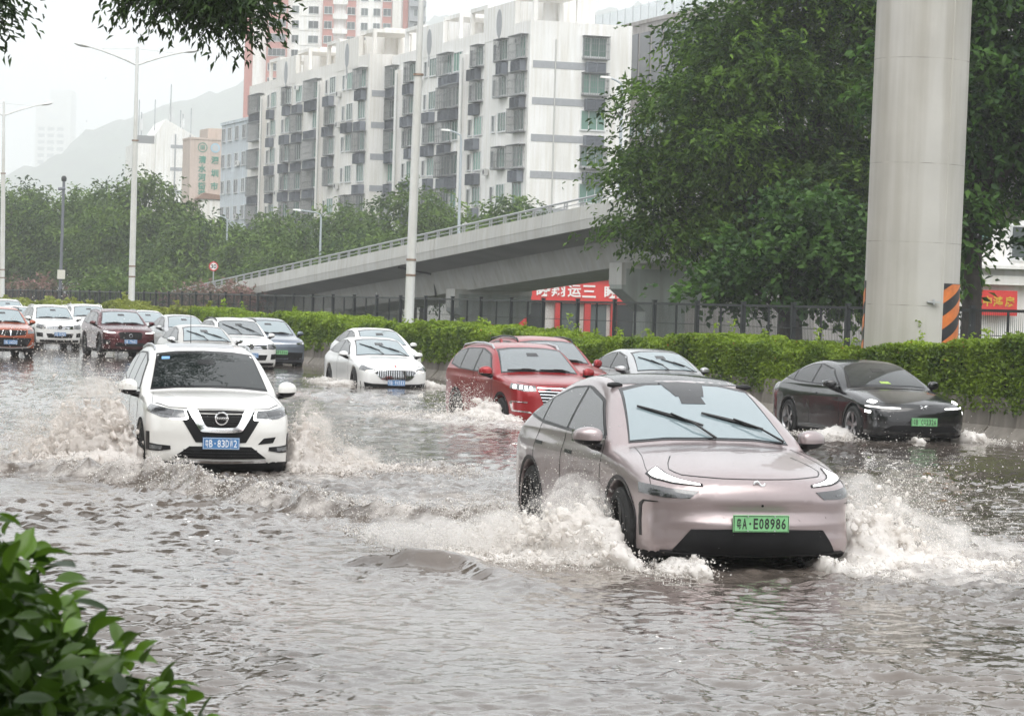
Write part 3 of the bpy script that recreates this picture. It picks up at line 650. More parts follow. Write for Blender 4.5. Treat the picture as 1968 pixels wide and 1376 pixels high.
# sign building with vertical green characters
M_beige = mat('beige_render', (0.56, 0.47, 0.42), 0.8, var=.06, streak=.1)
M_teal = mat('teal_lettering', (0.09, 0.26, 0.20), 0.5)
M_palecyan = mat('pale_blue_emblem', (0.35, 0.52, 0.62), 0.5)
sb_ = empty('sign_building', W(352.5, 77.25, 0.1)); sb_.rotation_euler = (0, 0, ROADZ); tag(sb_, 'beige building end wall with green vertical characters and two round emblems', 'building')
mb = MB(); mb.box(0, 4.9, 0, 4.5, 0, 22.2); mb.build('wall', M_beige, sb_)
mb = MB(); mb.box(-.05, 4.95, -.08, 4.55, 22.2, 22.45); mb.build('coping', M_beige, sb_)
mb = MB(); mb.box(3.4, 7.5, 5, 10, 0, 24.0); mb.build('rear_wing', M_beige, sb_)
def wall_char(ch, x, z, h, m=M_teal):
    v, f = text_mesh(ch, 1.0, .02, .03); hh = v[:, 1].max() - v[:, 1].min(); k = h / hh
    o = mesh_obj('character', [(a * k, -c_ - .03, b_ * k) for a, b_, c_ in v], f, m, sb_); o.location = (x, 0, z)
for ch, z in zip('深圳市', (19.65, 18.0, 16.35)): wall_char(ch, 3.25, z, .98)
for ch, z in zip('清水河街道', (19.65, 18.5, 17.4, 16.3, 15.3)): wall_char(ch, 1.6, z, .98)
o = disc(.52, .62, -.05).build('emblem_ring', M_teal, sb_); o.location = (1.6, 0, 21.2)
wall_char('田', 1.6, 21.2, .55)
o = disc(0, .62, -.04).build('emblem_disc', M_palecyan, sb_); o.location = (3.25, 0, 21.2)
o = disc(0.0, .42, -.06).build('emblem_centre', M_frame, sb_); o.location = (3.25, 0, 21.2)
mb = MB(); mb.prism([(.6, 14.6), (5.2, 14.6), (5.2, 15.0), (1.6, 15.4)], -1.6, -.05, 'y'); mb.build('canopy_roof', mat('brown_tiles', (.26, .17, .13), .8, var=.2), sb_)
mb = MB(); mb.box(1.2, 5.0, -1.4, -.05, 9, 14.55); mb.build('porch_wall', M_wall2, sb_)
# white gabled building with rooftop antennas
ab = empty('antenna_building', W(492, 98, 0)); ab.rotation_euler = (0, 0, RAD(14)); tag(ab, 'white building crowded with rooftop antennas behind the left trees', 'building')
mb = MB(); mb.prism([(3.6, 0), (11, 0), (11, 30.5), (5.2, 33.6), (3.6, 31.0)], 0, 18, 'y'); mb.build('wall', M_wall, ab)
mb = MB(); mb.box(0, 3.6, 1, 16, 0, 29.2); mb.build('lower_wing', M_wall, ab)
for z in (28.5, 24.5, 20.5): mb = MB(); mb.box(6.2, 10.9, -.05, 0, z, z + .6); mb.build('grey_band', M_band, ab)
for x in (7.0, 9.6): mb = MB(); mb.tube([(x, -.12, 5), (x, -.12, 31)], .12, 6); mb.build('drain_pipe', M_band, ab)
for (x, y, h, r) in ((.8, 3, 8, .09), (1.6, 6, 6, .25), (6.4, 3, 9.5, .08), (6.6, 5, 7.0, .28), (8.2, 3, 5, .06), (9.0, 6, 4.5, .22), (10.2, 4, 5.5, .06), (4.2, 8, 7, .07)):
    mb = MB(); z0 = 29 if x < 3.6 else 30.5; mb.tube([(x, y, z0 - .5), (x, y, z0 + h)], .09, 6); ms_ = mb.build('mast', M_band, ab)
    if r > .2: mb = MB(); mb.box(x - .28, x + .28, y - .5, y - .3, z0 + h * .45, z0 + h * .8); mb.build('antenna_panel', M_frame, ms_)
mb = MB(); mb.box(.2, 3.4, 1.0, 1.1, 29.2, 30.6); mb.build('roof_screen', M_cage, ab)
# red and white tower
M_red = mat('faded_red_tile', (0.46, 0.20, 0.17), 0.8, var=.08)
tw = empty('apartment_tower', (-62.5, 548 * 1.2, 0)); tw.scale = (1.2, 1.2, 1.2); tw.rotation_euler = (0, 0, RAD(5)); tag(tw, 'tall red and white apartment tower behind the flats', 'building')
mb = MB(); mb.box(0, 33.5, 0, 22, 0, 92); mb.build('wall', M_wall, tw)
cols = [(2.6, 6.6, 'r', -1.2), (13.4, 15.5, 'r', -.8), (18.0, 19.8, 'r', -.8), (25.0, 26.8, 'r', -.6), (29.0, 30.0, 'r', -.4), (26.9, 28.6, 'w', -.9), (30.1, 33.2, 'g', -1.4), (-1.6, 0, 'r', 2.0), (15.6, 17.9, 'd', .3)]
for (x0, x1, kd, y) in cols:
    mb = MB(); mb.box(x0, x1, y, .5, 0, 92); mb.build('pier' if kd != 'd' else 'balcony_recess', {'r': M_red, 'w': M_wall2, 'g': M_band, 'd': M_matte0}[kd], tw)
wtw = {}
for w_ in (1.4, 2.0, 3.4, 1.6): wtw[w_] = win_mesh(w_, 1.5, 2 if w_ < 3 else 4, M_pane)
for k in range(13, 27):
    z = k * 2.85 + .7
    for (x, y, w_) in ((2.9, -1.21, 3.4), (7.4, 0, 1.4), (10.6, 0, 2.0), (13.6, -.81, 1.6), (18.1, -.81, 1.6), (20.8, 0, 1.4), (23.2, 0, 1.4), (25.1, -.61, 1.6), (31.0, -1.41, 1.6)):
        f, g = wtw[w_]; o = put(tw, f, (x, y, z), RAD(90), g); o.scale = (1, -1, 1)
    mb = MB(); mb.box(15.3, 18.2, -.95, -.8, z - .9, z + .1); mb.build('balcony', M_wall, tw)
    mb = MB(); mb.box(30.2, 33.4, -2.2, -1.41, z - .9, z + .1); mb.build('balcony', M_band, tw)
    mb = MB(); mb.box(8.9, 12.9, -.12, 0, z - .45, z - .3); mb.build('ledge', M_wall2, tw)
# far tower dissolving in the rain
ft = empty('far_tower', (-254 * 2.9, 1480 * 2.9, 0)); ft.scale = (2.9, 2.9, 2.9); tag(ft, 'distant tower block fading into the rain', 'building')
mb = MB(); mb.box(0, 18.5, 0, 18, 0, 101); mb.build('shaft', M_wall2, ft)
mb = MB(); mb.box(7.5, 18.6, -.2, 17, 101, 108); mb.build('crown', M_wall2, ft)
mb = MB(); mb.box(6.5, 13.5, -.4, 0, 92.5, 95); mb.build('recess', M_frame, ft)
for k in range(24):
    for x in (1.5, 6.5, 11.5): mb = MB(); mb.box(x, x + 3.4, -.15, 0, 6 + k * 3.5, 7.9 + k * 3.5); mb.build('window_strip', M_pane, ft)
mb = MB(); mb.box(-24, -1, 4, 20, 0, 38); mb.build('podium', M_wall2, ft)
# grey building behind the big tree, glass rail on its roof
gb = simple_block('office_block', 'grey panelled building with glass roof railing behind the big tree', 205, 96, 56, 18, 28.6, mat('mauve_grey_render', (.36, .34, .33), .8, streak=.25), 0, ())
M_panel = mat('grey_panel', (0.13, 0.14, 0.155), 0.25, ior=1.5, obj_rand=.3)
pnl = MB(); pnl.box(-.06, 0, 0, 2.5, 0, 5.2); PNL = pnl.mesh('facade_panel', M_panel)
for k in range(18): put(gb, PNL, (-.02, 1 + k * 3.0, 22.6)); 
for k in range(18):
    f, g = WIN['win']; put(gb, f, (-.01, 1.2 + k * 3.0, 18.2), 0, g); put(gb, f, (-.01, 1.2 + k * 3.0, 14.2), 0, g); put(gb, f, (-.01, 1.2 + k * 3.0, 10.2), 0, g)
for k in range(29): mb = MB(); mb.box(.1, .16, k * 2, k * 2 + .06, 28.9, 30.6); mb.build('rail_post', M_steel, gb)
gl, gn, gp = newmat('railing_glass'); gp.inputs['Base Color'].default_value = (.7, .75, .78, 1); gp.inputs['Alpha'].default_value = .35; gp.inputs['Roughness'].default_value = .1
for k in range(28): mb = MB(); mb.box(.12, .14, k * 2 + .08, k * 2 + 1.96, 28.95, 30.5); mb.build('rail_pane', gl, gb)
# red shop front under the ramp
M_redsign = mat('red_signboard', (0.62, 0.035, 0.03), 0.5, var=.08)
M_whitesign = mat('white_lettering', (0.80, 0.78, 0.76), 0.5)
sh = empty('corner_shop', W(176.5, 62.0, 0.12)); sh.rotation_euler = (0, 0, ROADZ + RAD(-9)); tag(sh, 'red-fronted shop with white characters seen under the ramp', 'shop')
mb = MB(); mb.box(-1.0, 7.6, .05, 10, 0, 6.5); mb.build('wall', M_wall2, sh)
mb = MB(); mb.prism([(-.9, 2.35), (7.5, 2.35), (7.5, 3.0), (6.6, 3.95), (-.2, 3.95), (-.9, 3.4)], -.35, .05, 'y'); sg_ = mb.build('signboard', M_redsign, sh)
for (a, b_) in ((-.9, -.2), (1.6, 2.0), (3.6, 4.0), (5.4, 5.8), (7.0, 7.5)): mb = MB(); mb.box(a, b_, -.3, .04, 0, 2.35); mb.build('red_post', M_redsign, sh)
for k, x in enumerate((-.15, 2.05, 4.05, 5.85)): mb = MB(); mb.box(x, x + 1.1, -.02, .03, .1, 2.3); mb.build('shop_window', M_pane, sh)
for i, (ch, x) in enumerate(zip('瞬翔运三瞬莽', (.75, 1.75, 2.85, 3.85, 5.35, 6.15))):
    v, f = text_mesh(ch, 1.0, .02, .02); hh = v[:, 1].max() - v[:, 1].min(); wd_ = v[:, 0].max() - v[:, 0].min()
    o = mesh_obj('character', [(a * .92 / wd_, -c_, b_ * .82 / hh) for a, b_, c_ in v], f, M_whitesign, sg_); o.location = (x, -.38, 3.15)
mb = MB(); mb.box(-1.0, 7.7, -.6, .04, 3.96, 4.12); mb.build('ledge', M_wall, sh)
for k in range(6): mb = MB(); mb.box(-.4 + k * 1.5, 0 + k * 1.5, -.3, .04, 4.13, 6.2); mb.build('column', M_wall, sh)
for k in range(5): mb = MB(); mb.box(.15 + k * 1.5, 1.0 + k * 1.5, -.02, .03, 4.4, 5.8); mb.build('upper_window', M_pane, sh)
# white house with a red banner at the right edge
rb_ = empty('banner_house', W(110.4, 60.4, 0.12)); rb_.rotation_euler = (0, 0, ROADZ + RAD(-10)); tag(rb_, 'white house with red and yellow banner at the right edge', 'house')
mb = MB(); mb.box(-3, 8, .05, 9, 0, 10); mb.build('wall', M_wall, rb_)
mb = MB(); mb.box(-1.4, 2.6, -.5, .04, 3.55, 3.95); mb.build('ledge', M_wall2, rb_); mb = MB(); mb.box(-1.4, 2.6, -.8, .04, 4.25, 4.4); mb.build('ledge', M_wall, rb_)
mb = MB(); mb.box(-.75, .95, -.42, -.36, 2.2, 3.3); bn = mb.build('banner', M_redsign, rb_)
M_yel = mat('yellow_lettering', (.62, .42, .03), .5)
for ch, x in zip('中鸿房', (-.42, .06, .6)):
    v, f = text_mesh(ch, 1.0, .01, .02); hh = v[:, 1].max() - v[:, 1].min()
    o = mesh_obj('character', [(a * .44 / hh, -c_, b_ * .46 / hh) for a, b_, c_ in v], f, M_yel, bn); o.location = (x, -.435, 2.82)
for x in (-2.4, 3.2, 5.6): f, g = WIN['win']; o = put(rb_, f, (x, .05, 5.4), RAD(90), g); o.scale = (1, -1, 1)
f, g = WIN['slim']; o = put(rb_, f, (.7, .05, 4.7), RAD(90), g); o.scale = (1, -1, 1)
# ------------------------------------------------------------------ forested hill
def hill():
    nx, ny = 300, 60; X = np.linspace(-560, 120, nx); Y = np.linspace(750, 1050, ny); XX, YY = np.meshgrid(X, Y)
    rid = np.interp(XX, [-620, -190, -160, -142, -131, -119, -100, -83, -60, 120], [4, 14, 30, 40, 46, 52, 59, 68, 84, 98])
    prof = np.exp(-((YY - 900) / 150) ** 2); Z = rid * prof
    Z = Z + (vnoise(XX / 9, YY / 9, 90) + .5) * 6.5 * np.clip(Z / 10, 0, 1) + (vnoise(XX / 4, YY / 4, 91) + .5) * 5.5 * np.clip(Z / 10, 0, 1) - 1
    v = np.stack([XX, YY, Z], -1).reshape(-1, 3) * 4.2; v[:, 2] -= 6; i = (np.arange(ny - 1)[:, None] * nx + np.arange(nx - 1)[None, :]).ravel(); f = np.stack([i, i + 1, i + nx + 1, i + nx], 1)
    o = mesh_obj('hill', v, f, mat('forest_canopy', (.05, .08, .035), .9, var=.5, vscale=.04, bump=1.0, bscale=.17), smooth=True); tag(o, 'wooded hill behind the flats fading into rain', kind='structure')
hill()
# ================================================================== TREES
M_bark = mat('dark_wet_bark', (0.035, 0.028, 0.022), 0.8, var=.4, vscale=5, bump=.5, bscale=20)
M_leaf_big = leaf_mat('feathery_leaf', (0.012, 0.042, 0.008), (0.15, 0.27, 0.028), .5, .35)
M_leaf_mid = leaf_mat('street_tree_leaf', (0.025, 0.060, 0.014), (0.17, 0.27, 0.045), .55, .3)
M_leaf_broad = leaf_mat('broad_leaf', (0.016, 0.052, 0.012), (0.095, 0.20, 0.030), .45, .35)
M_leaf_bright = leaf_mat('bright_shrub_leaf', (0.075, 0.14, 0.035), (0.21, 0.30, 0.075), .5, .35)
M_leaf_pink = leaf_mat('oleander_blossom', (0.07, 0.10, 0.04), (0.40, 0.22, 0.21), .6, .3)
def crown_points(lobes, r, nclump, nsp, nl, clump_r, leaf, droop, flat=.55):
    """clumps of drooping sprays over the surface and inside of each lobe"""
    P = []; D = []; T = []; C = []
    vol = np.array([l[3] * l[4] + l[4] * l[5] + l[3] * l[5] for l in lobes]); vol = vol / vol.sum()
    vol = vol * np.array([l[6] if len(l) > 6 else 1.0 for l in lobes]); vol = vol / vol.sum()
    for lb, k in zip(lobes, (vol * nclump).astype(int) + 1):
        c = np.array(lb[:3]); R = np.array(lb[3:6])
        d = r.normal(size=(k, 3)); d /= np.linalg.norm(d, axis=1, keepdims=True); rad = r.random(k) ** .38
        cc = c + d * R * rad[:, None] * (1 + .16 * r.normal(size=(k, 1)))
        for q, dd in zip(cc, d):
            C.append(q); tone = np.clip(r.normal(.42, .24), .02, .98); base_dir = dd * np.array([1, 1, .25]) + np.array([0, 0, .05])
            for s_ in range(nsp):
                sp = q + r.normal(size=3) * clump_r * np.array([1, 1, flat]); di = base_dir + r.normal(size=3) * .55; di[2] -= droop * .4; di /= np.linalg.norm(di) + 1e-9
                t = np.linspace(0, 1, nl); ln = leaf * nl * .42
                pts = sp + np.outer(t * ln, di) - np.outer(t * t * ln * .55 * droop, [0, 0, 1]) + r.normal(size=(nl, 3)) * leaf * .28
                side = np.cross(di, [0, 0, 1]); sg = np.where(np.arange(nl) % 2, 1, -1)[:, None]
                P.append(pts); D.append(np.repeat((di * 1.0)[None], nl, 0) * .8 + side[None] * sg * .8 - np.array([0, 0, .5 * droop])); T.append(np.full(nl, np.clip(tone + r.normal(0, .1), 0, 1)))
    return np.concatenate(P), np.concatenate(D), np.concatenate(T), np.array(C)
def tree(label, base, lobes, trunk_h, trunk_r, m, seed, nclump=90, nsp=6, nl=8, leaf=.3, clump_r=.8, droop=.7, aspect=.4, group=None, name='tree', lean=(0, 0), limb=True, cat='tree', trunks=((0, 0),), nbr=16, crown_part='crown', flat=.5):
    r = np.random.default_rng(seed); root = empty(name, base); tag(root, label, cat, group)
    P, D, T, C = crown_points(lobes, r, nclump, nsp, nl, clump_r, leaf, droop, flat)
    tag(leaves(crown_part, P, leaf, m, root, nrm_up=.5, aspect=aspect, tone=T, seed=seed, direction=D), kind='stuff')
    for (tx, ty) in trunks:
        mb = MB(); top = Vector((tx + lean[0], ty + lean[1], trunk_h)); mid = Vector((tx + lean[0] * .35, ty + lean[1] * .35, trunk_h * .5))
        mb.tube([(tx, ty, -.3), (tx, ty, .2), mid, top], [trunk_r * 1.4, trunk_r * 1.1, trunk_r * .9, trunk_r * .7], 10); mb.build('trunk', M_bark, root, True)
    if limb:
        mb = MB()
        for lb in lobes:
            c = Vector(lb[:3]); a = top; m1 = a.lerp(c, .5) + Vector((0, 0, .12 * (c - a).length)); mb.tube([a - Vector((0, 0, .3)), m1, c], [trunk_r * .55, trunk_r * .38, trunk_r * .2], 7)
            dist = np.linalg.norm(C - np.array(lb[:3]), axis=1); near = np.argsort(dist)[:max(3, nbr)]
            for j in near[::2]:
                q = Vector(C[j]); mb.tube([c.lerp(m1, .3), c.lerp(q, .5) + Vector((0, 0, .1)), q], [trunk_r * .2, trunk_r * .12, trunk_r * .04], 5, cap=False)
        mb.build('limbs', M_bark, root, True)
    return root
# the big feathery tree overhanging the ramp: anchored at n=38
bt = W(84, 38.5, 0.1)
def rel(px, py, pz): return (px, py, pz)
# lobe offsets along the picture's width (x) and depth (y)
tree('big spreading feathery tree in front of the ramp, left of the pillar', bt, [(-4.2, .5, 6.5, 1.8, 2.4, 1.0), (-3.3, 0, 8.6, 2.0, 2.8, 1.2), (-1.8, .5, 11.0, 2.2, 2.8, 1.5), (.2, -.5, 13.2, 2.6, 3.0, 1.8), (-2.2, -1.0, 7.4, 2.0, 2.4, 1.2), (-.6, -1.2, 9.8, 2.4, 2.6, 1.6), (-4.1, -.4, 4.7, 1.6, 1.9, .8), (2.2, -.8, 11.6, 2.4, 2.6, 1.7), (2.9, .3, 9.2, 2.2, 2.6, 1.4), (-.3, .2, 7.0, 2.0, 2.2, 1.0), (-2.0, .2, 5.2, 1.7, 1.9, .8), (2.2, -.6, 14.4, 2.8, 2.8, 1.8), (1.6, -.5, 6.6, 1.8, 2.0, 1.0)],
     5.6, .42, M_leaf_big, 101, nclump=950, nsp=13, nl=7, leaf=.23, clump_r=.5, droop=.6, aspect=.42, nbr=14, flat=.32)
tree('low broad-leaved tree under the big tree beside the pillar', W(75, 34.3, 0.1), [(-.6, 0, 3.3, 1.7, 1.5, 1.2), (.9, -.2, 3.9, 1.7, 1.6, 1.4), (1.9, .2, 3.0, 1.4, 1.4, 1.1), (-1.9, .2, 2.7, 1.0, 1.1, .8), (.4, 0, 5.0, 1.3, 1.3, .8)], 2.2, .16, M_leaf_broad, 102, nclump=190, nsp=9, nl=6, leaf=.22, clump_r=.35, droop=.4, aspect=.7, nbr=8)
tree('dark dense tree filling the view behind the pillar', W(82, 41.5, 0.1), [(-.9, 0, 4.4, 1.8, 1.8, 1.9), (.2, .6, 3.6, 1.5, 1.6, 1.6), (.6, .5, 6.6, 1.5, 1.8, 1.6), (-2.2, .4, 6.0, 1.6, 1.8, 1.6)], 4.0, .30, M_leaf_mid, 103, nclump=260, nsp=8, nl=7, leaf=.32, clump_r=.5, droop=.6, aspect=.45)
tree('tall leafy tree right of the pillar', W(64, 34.4, 0.1), [(1.5, 0, 6.4, 1.0, 1.5, .8), (-.2, .3, 8.0, 2.0, 2.2, 1.6), (1.5, -.4, 9.6, 2.2, 2.2, 1.8), (-.4, 0, 5.6, .6, 1.2, 1.1), (2.0, 0, 7.4, 1.5, 1.9, 1.2), (0, 0, 11, 2, 2, 1.4), (-.6, .3, 4.2, .35, .8, .8), (1.75, 0, 5.0, .35, .8, .9)], 4.6, .28, M_leaf_broad, 104, nclump=420, nsp=9, nl=7, leaf=.26, clump_r=.45, droop=.7, aspect=.5, nbr=10)
# street trees behind the ramp
k = 0
STREET = ((183, 62, 9.3, 3.4, 'bushy street tree nearest the ramp top, left of the end wall'), (193, 66, 10.2, 3.4, 'street tree in front of the near block beside the grey lamp post'), (203, 62, 11.4, 4.0, 'tallest street tree, just right of the tall lamp post'), (214, 66, 10.2, 3.8, 'street tree half behind the tall lamp post'), (224, 62, 10.2, 4.0, 'street tree left of the tall lamp post before the flats'), (235, 66, 10.4, 4.2, 'street tree below the gap between the two blocks of flats'), (246, 62, 10.0, 4.2, 'street tree under the middle of the farther block'), (258, 65, 10.6, 4.4, 'street tree under the far end of the farther block'), (212, 55.5, 7.6, 3.4, 'low tree right of the curved lamp arm'), (226, 55, 7.8, 3.6, 'low tree left of the curved lamp arm'), (240, 55, 8.4, 4.0, 'low tree behind the speed sign'), (197, 56, 7.2, 3.0, 'low tree behind the ramp railing near the tall lamp post'), (256, 55, 9.6, 4.4, 'low tree between the left lamp post and the speed sign'), (270, 60, 9.6, 4.2, 'tree in front of the porch under the sign wall'), (284, 66, 10.8, 4.6, 'tree below the pale blue block'))
for (u, n, h, rx, lab) in STREET:
    k += 1
    tree(lab, W(u, n, 0.1),
         [(0, 0, h * .62, rx, rx, h * .24), (-rx * .55, .5, h * .50, rx * .8, rx * .8, h * .2), (rx * .55, -.3, h * .55, rx * .8, rx * .8, h * .2), (.2, 0, h * .82, rx * .7, rx * .7, h * .16), (0, -rx * .5, h * .4, rx * .8, rx * .6, h * .16)], h * .4, .22, M_leaf_mid, 200 + k, nclump=190, nsp=7, nl=6, leaf=.42, clump_r=.55, droop=.7, group='street trees behind the ramp', nbr=6, name='street_tree')
# the wooded left side
for (u, n, h, rx, lab) in ((247, 49.3, 13.4, 4.6, 'tallest dark tree behind the left lamp post'), (262, 47, 11.8, 4.6, 'dark tree left of the tallest one behind the left lamp post'), (236, 52.5, 8.8, 4.0, 'dark tree right of the left lamp post'), (282, 45.0, 13.8, 3.8, 'tree with bare trunk at the left edge'), (268, 41.5, 11.6, 4.0, 'full green tree behind the camera pole'), (292, 54, 13.6, 5.2, 'hazy tree behind the camera pole'), (262, 55.5, 10.8, 4.0, 'hazy tree below the antenna building'), (300, 41.0, 12.5, 4.0, 'low tree at the far left edge'), (318, 59.5, 14.2, 4.0, 'hazy tree left of the sign wall')):
    k += 1
    tree(lab, W(u, n, 0.1), [(0, 0, h * .62, rx, rx, h * .25), (-rx * .6, .5, h * .48, rx * .75, rx * .8, h * .2), (rx * .6, -.3, h * .52, rx * .75, rx * .8, h * .2), (.2, 0, h * .83, rx * .65, rx * .7, h * .15), (0, -rx * .5, h * .36, rx * .85, rx * .6, h * .16)], h * .38, .28, M_leaf_mid, 300 + k, nclump=290, nsp=7, nl=6, leaf=.46, clump_r=.75, droop=.7, nbr=6)
tree('rounded bright green shrub right behind the left lamp post base', W(194, 38.5, 0.1), [(0, 0, 2.4, 3.0, 2.2, 1.7), (-1.6, 0, 2.0, 1.8, 1.8, 1.3), (1.7, 0, 2.2, 1.8, 1.8, 1.4)], 1.0, .12, M_leaf_bright, 401, nclump=150, nsp=7, nl=6, leaf=.34, clump_r=.4, droop=.6, name='shrub', cat='shrub')
for i, (u, n, w_, lab) in enumerate(((216, 36, 1.9, 'pink-flowered shrub left of the round green shrub'), (226, 35, 1.8, 'pink-flowered shrub nearest the camera pole'), (190, 42, 1.9, 'pink-flowered shrub right of the round green shrub'), (183, 43, 1.6, 'pink-flowered shrub by the ramp foot below the speed sign'))):
    tree(lab, W(u, n, 0.1), [(0, 0, 1.7, w_, 1.5, 1.2), (w_ * .6, 0, 1.5, 1.0, 1.2, 1.0)], .8, .08, M_leaf_pink, 410 + i, nclump=80, nsp=6, nl=6, leaf=.34, clump_r=.4, droop=.4, name='shrub', cat='shrub', nbr=4)
# ================================================================== VEHICLES
def paint(name, col, metal=0.25, rough=0.32, coat=1.0, beads=0.12):
    """wet clear-coated car paint with a light film of road dirt and beaded drops"""
    m, n, p = newmat(name); L = n.links.new
    tc = n.nodes.new('ShaderNodeTexCoord'); no = n.nodes.new('ShaderNodeTexNoise'); no.inputs['Scale'].default_value = 2.0; no.inputs['Detail'].default_value = 6; L(tc.outputs['Object'], no.inputs['Vector'])
    ra = n.nodes.new('ShaderNodeValToRGB'); ra.color_ramp.elements[0].position = .35; ra.color_ramp.elements[1].position = .65
    ra.color_ramp.elements[0].color = tuple(c * 0.93 for c in col) + (1,); ra.color_ramp.elements[1].color = tuple(col) + (1,); L(no.outputs[0], ra.inputs[0]); L(ra.outputs[0], p.inputs['Base Color'])
    p.inputs['Metallic'].default_value = metal; p.inputs['Roughness'].default_value = rough; p.inputs['Coat Weight'].default_value = coat; p.inputs['Coat Roughness'].default_value = 0.04
    vo = n.nodes.new('ShaderNodeTexVoronoi'); vo.inputs['Scale'].default_value = 75; L(tc.outputs['Object'], vo.inputs['Vector'])
    mr = n.nodes.new('ShaderNodeMapRange'); mr.inputs[1].default_value = 0.0; mr.inputs[2].default_value = 0.42; mr.inputs[3].default_value = 1; mr.inputs[4].default_value = 0; L(vo.outputs['Distance'], mr.inputs[0])
    bp = n.nodes.new('ShaderNodeBump'); bp.inputs['Strength'].default_value = beads; bp.inputs['Distance'].default_value = 0.004; L(mr.outputs[0], bp.inputs['Height']); L(bp.outputs[0], p.inputs['Coat Normal'])
    return m
def glass(name, col, ior=1.8, rough=0.03):
    m, n, p = newmat(name)
    p.inputs['Base Color'].default_value = tuple(col) + (1,); p.inputs['Roughness'].default_value = rough; p.inputs['IOR'].default_value = ior; p.inputs['Coat Weight'].default_value = 0.3; p.inputs['Coat Roughness'].default_value = .02
    return m
G_tint = glass('tinted_side_glass', (0.010, 0.011, 0.012), 1.45)
G_wind = glass('coated_windshield', (0.09, 0.11, 0.12), 2.6, 0.05)
G_mist_sky = glass('misted_sky_windshield', (0.20, 0.255, 0.275), 2.3, 0.12)  # mist and reflected sky both put into the pale base colour
G_clear = glass('plain_windshield', (0.012, 0.016, 0.016), 1.62, 0.03)
M_trim = mat('black_trim', (0.008, 0.008, 0.009), 0.35, spec=0.3)
M_matte = mat('matt_black_plastic', (0.010, 0.010, 0.011), 0.65, var=0.3, vscale=6, spec=0.2)
M_frit = mat('black_frit', (0.02, 0.02, 0.022), 0.12, ior=1.6)
M_chrome = mat('chrome', (0.82, 0.83, 0.85), 0.08, metal=1.0)
M_satin = mat('satin_silver', (0.55, 0.56, 0.58), 0.28, metal=0.9)
M_tyre = mat('tyre_rubber', (0.016, 0.016, 0.016), 0.75, var=0.4, vscale=8, bump=0.4, bscale=40)
M_rim = mat('alloy_rim', (0.42, 0.42, 0.43), 0.28, metal=0.9)
M_darkrim = mat('dark_rim', (0.05, 0.05, 0.052), 0.35, metal=0.8)
M_lampglass = mat('headlamp_lens', (0.10, 0.105, 0.11), 0.08, ior=1.8, var=0.5, vscale=25, coat=1.0)
M_lampdark = mat('dark_headlamp', (0.03, 0.031, 0.034), 0.08, ior=1.8, coat=1.0)
M_drl = mat('lit_lamp', (1.0, 0.98, 0.95), 0.3, emit=1.9)
M_warm = mat('lit_warm_lamp', (1.0, 0.93, 0.82), 0.3, emit=1.6)
M_tail = mat('red_lens', (0.35, 0.01, 0.01), 0.15, coat=1.0)
M_plate_b = mat('blue_plate', (0.055, 0.19, 0.42), 0.4, var=0.12, vscale=8)
M_plate_g = mat('green_plate', (0.22, 0.52, 0.24), 0.4, var=0.2, vscale=6)
M_platew = mat('plate_white', (0.78, 0.8, 0.82), 0.4)
M_platek = mat('plate_black', (0.02, 0.025, 0.02), 0.5)

def chaikin(pts, it=2, closed=True):
    P = np.asarray(pts, float)
    for _ in range(it):
        Q = np.roll(P, -1, 0) if closed else P[1:]
        B = P if closed else P[:-1]
        a = 0.75 * B + 0.25 * Q; b = 0.25 * B + 0.75 * Q
        N = np.empty((len(a) * 2, 2)); N[0::2] = a; N[1::2] = b
        if not closed: N = np.vstack([P[:1], N, P[-1:]])
        P = N
    return P
def poly_sdf(px, py, poly):
    d = np.full(px.shape, 1e9); ins = np.zeros(px.shape, bool); n = len(poly)
    for i in range(n):
        ax, ay = poly[i - 1]; bx, by = poly[i]; ex, ey = bx - ax, by - ay; l2 = ex * ex + ey * ey
        if l2 < 1e-12: continue
        wx = px - ax; wy = py - ay; t = np.clip((wx * ex + wy * ey) / l2, 0, 1)
        dx = wx - ex * t; dy = wy - ey * t; d = np.minimum(d, dx * dx + dy * dy)
        if abs(ey) > 1e-12:
            c = (ay > py) != (by > py); ins ^= c & (px < ax + ex * (py - ay) / ey)
    d = np.sqrt(d); return np.where(ins, -d, d)
def smax(a, b, k):
    h = np.clip(0.5 + 0.5 * (a - b) / k, 0, 1); return b + (a - b) * h + k * h * (1 - h)
def smin(a, b, k): return -smax(-a, -b, k)
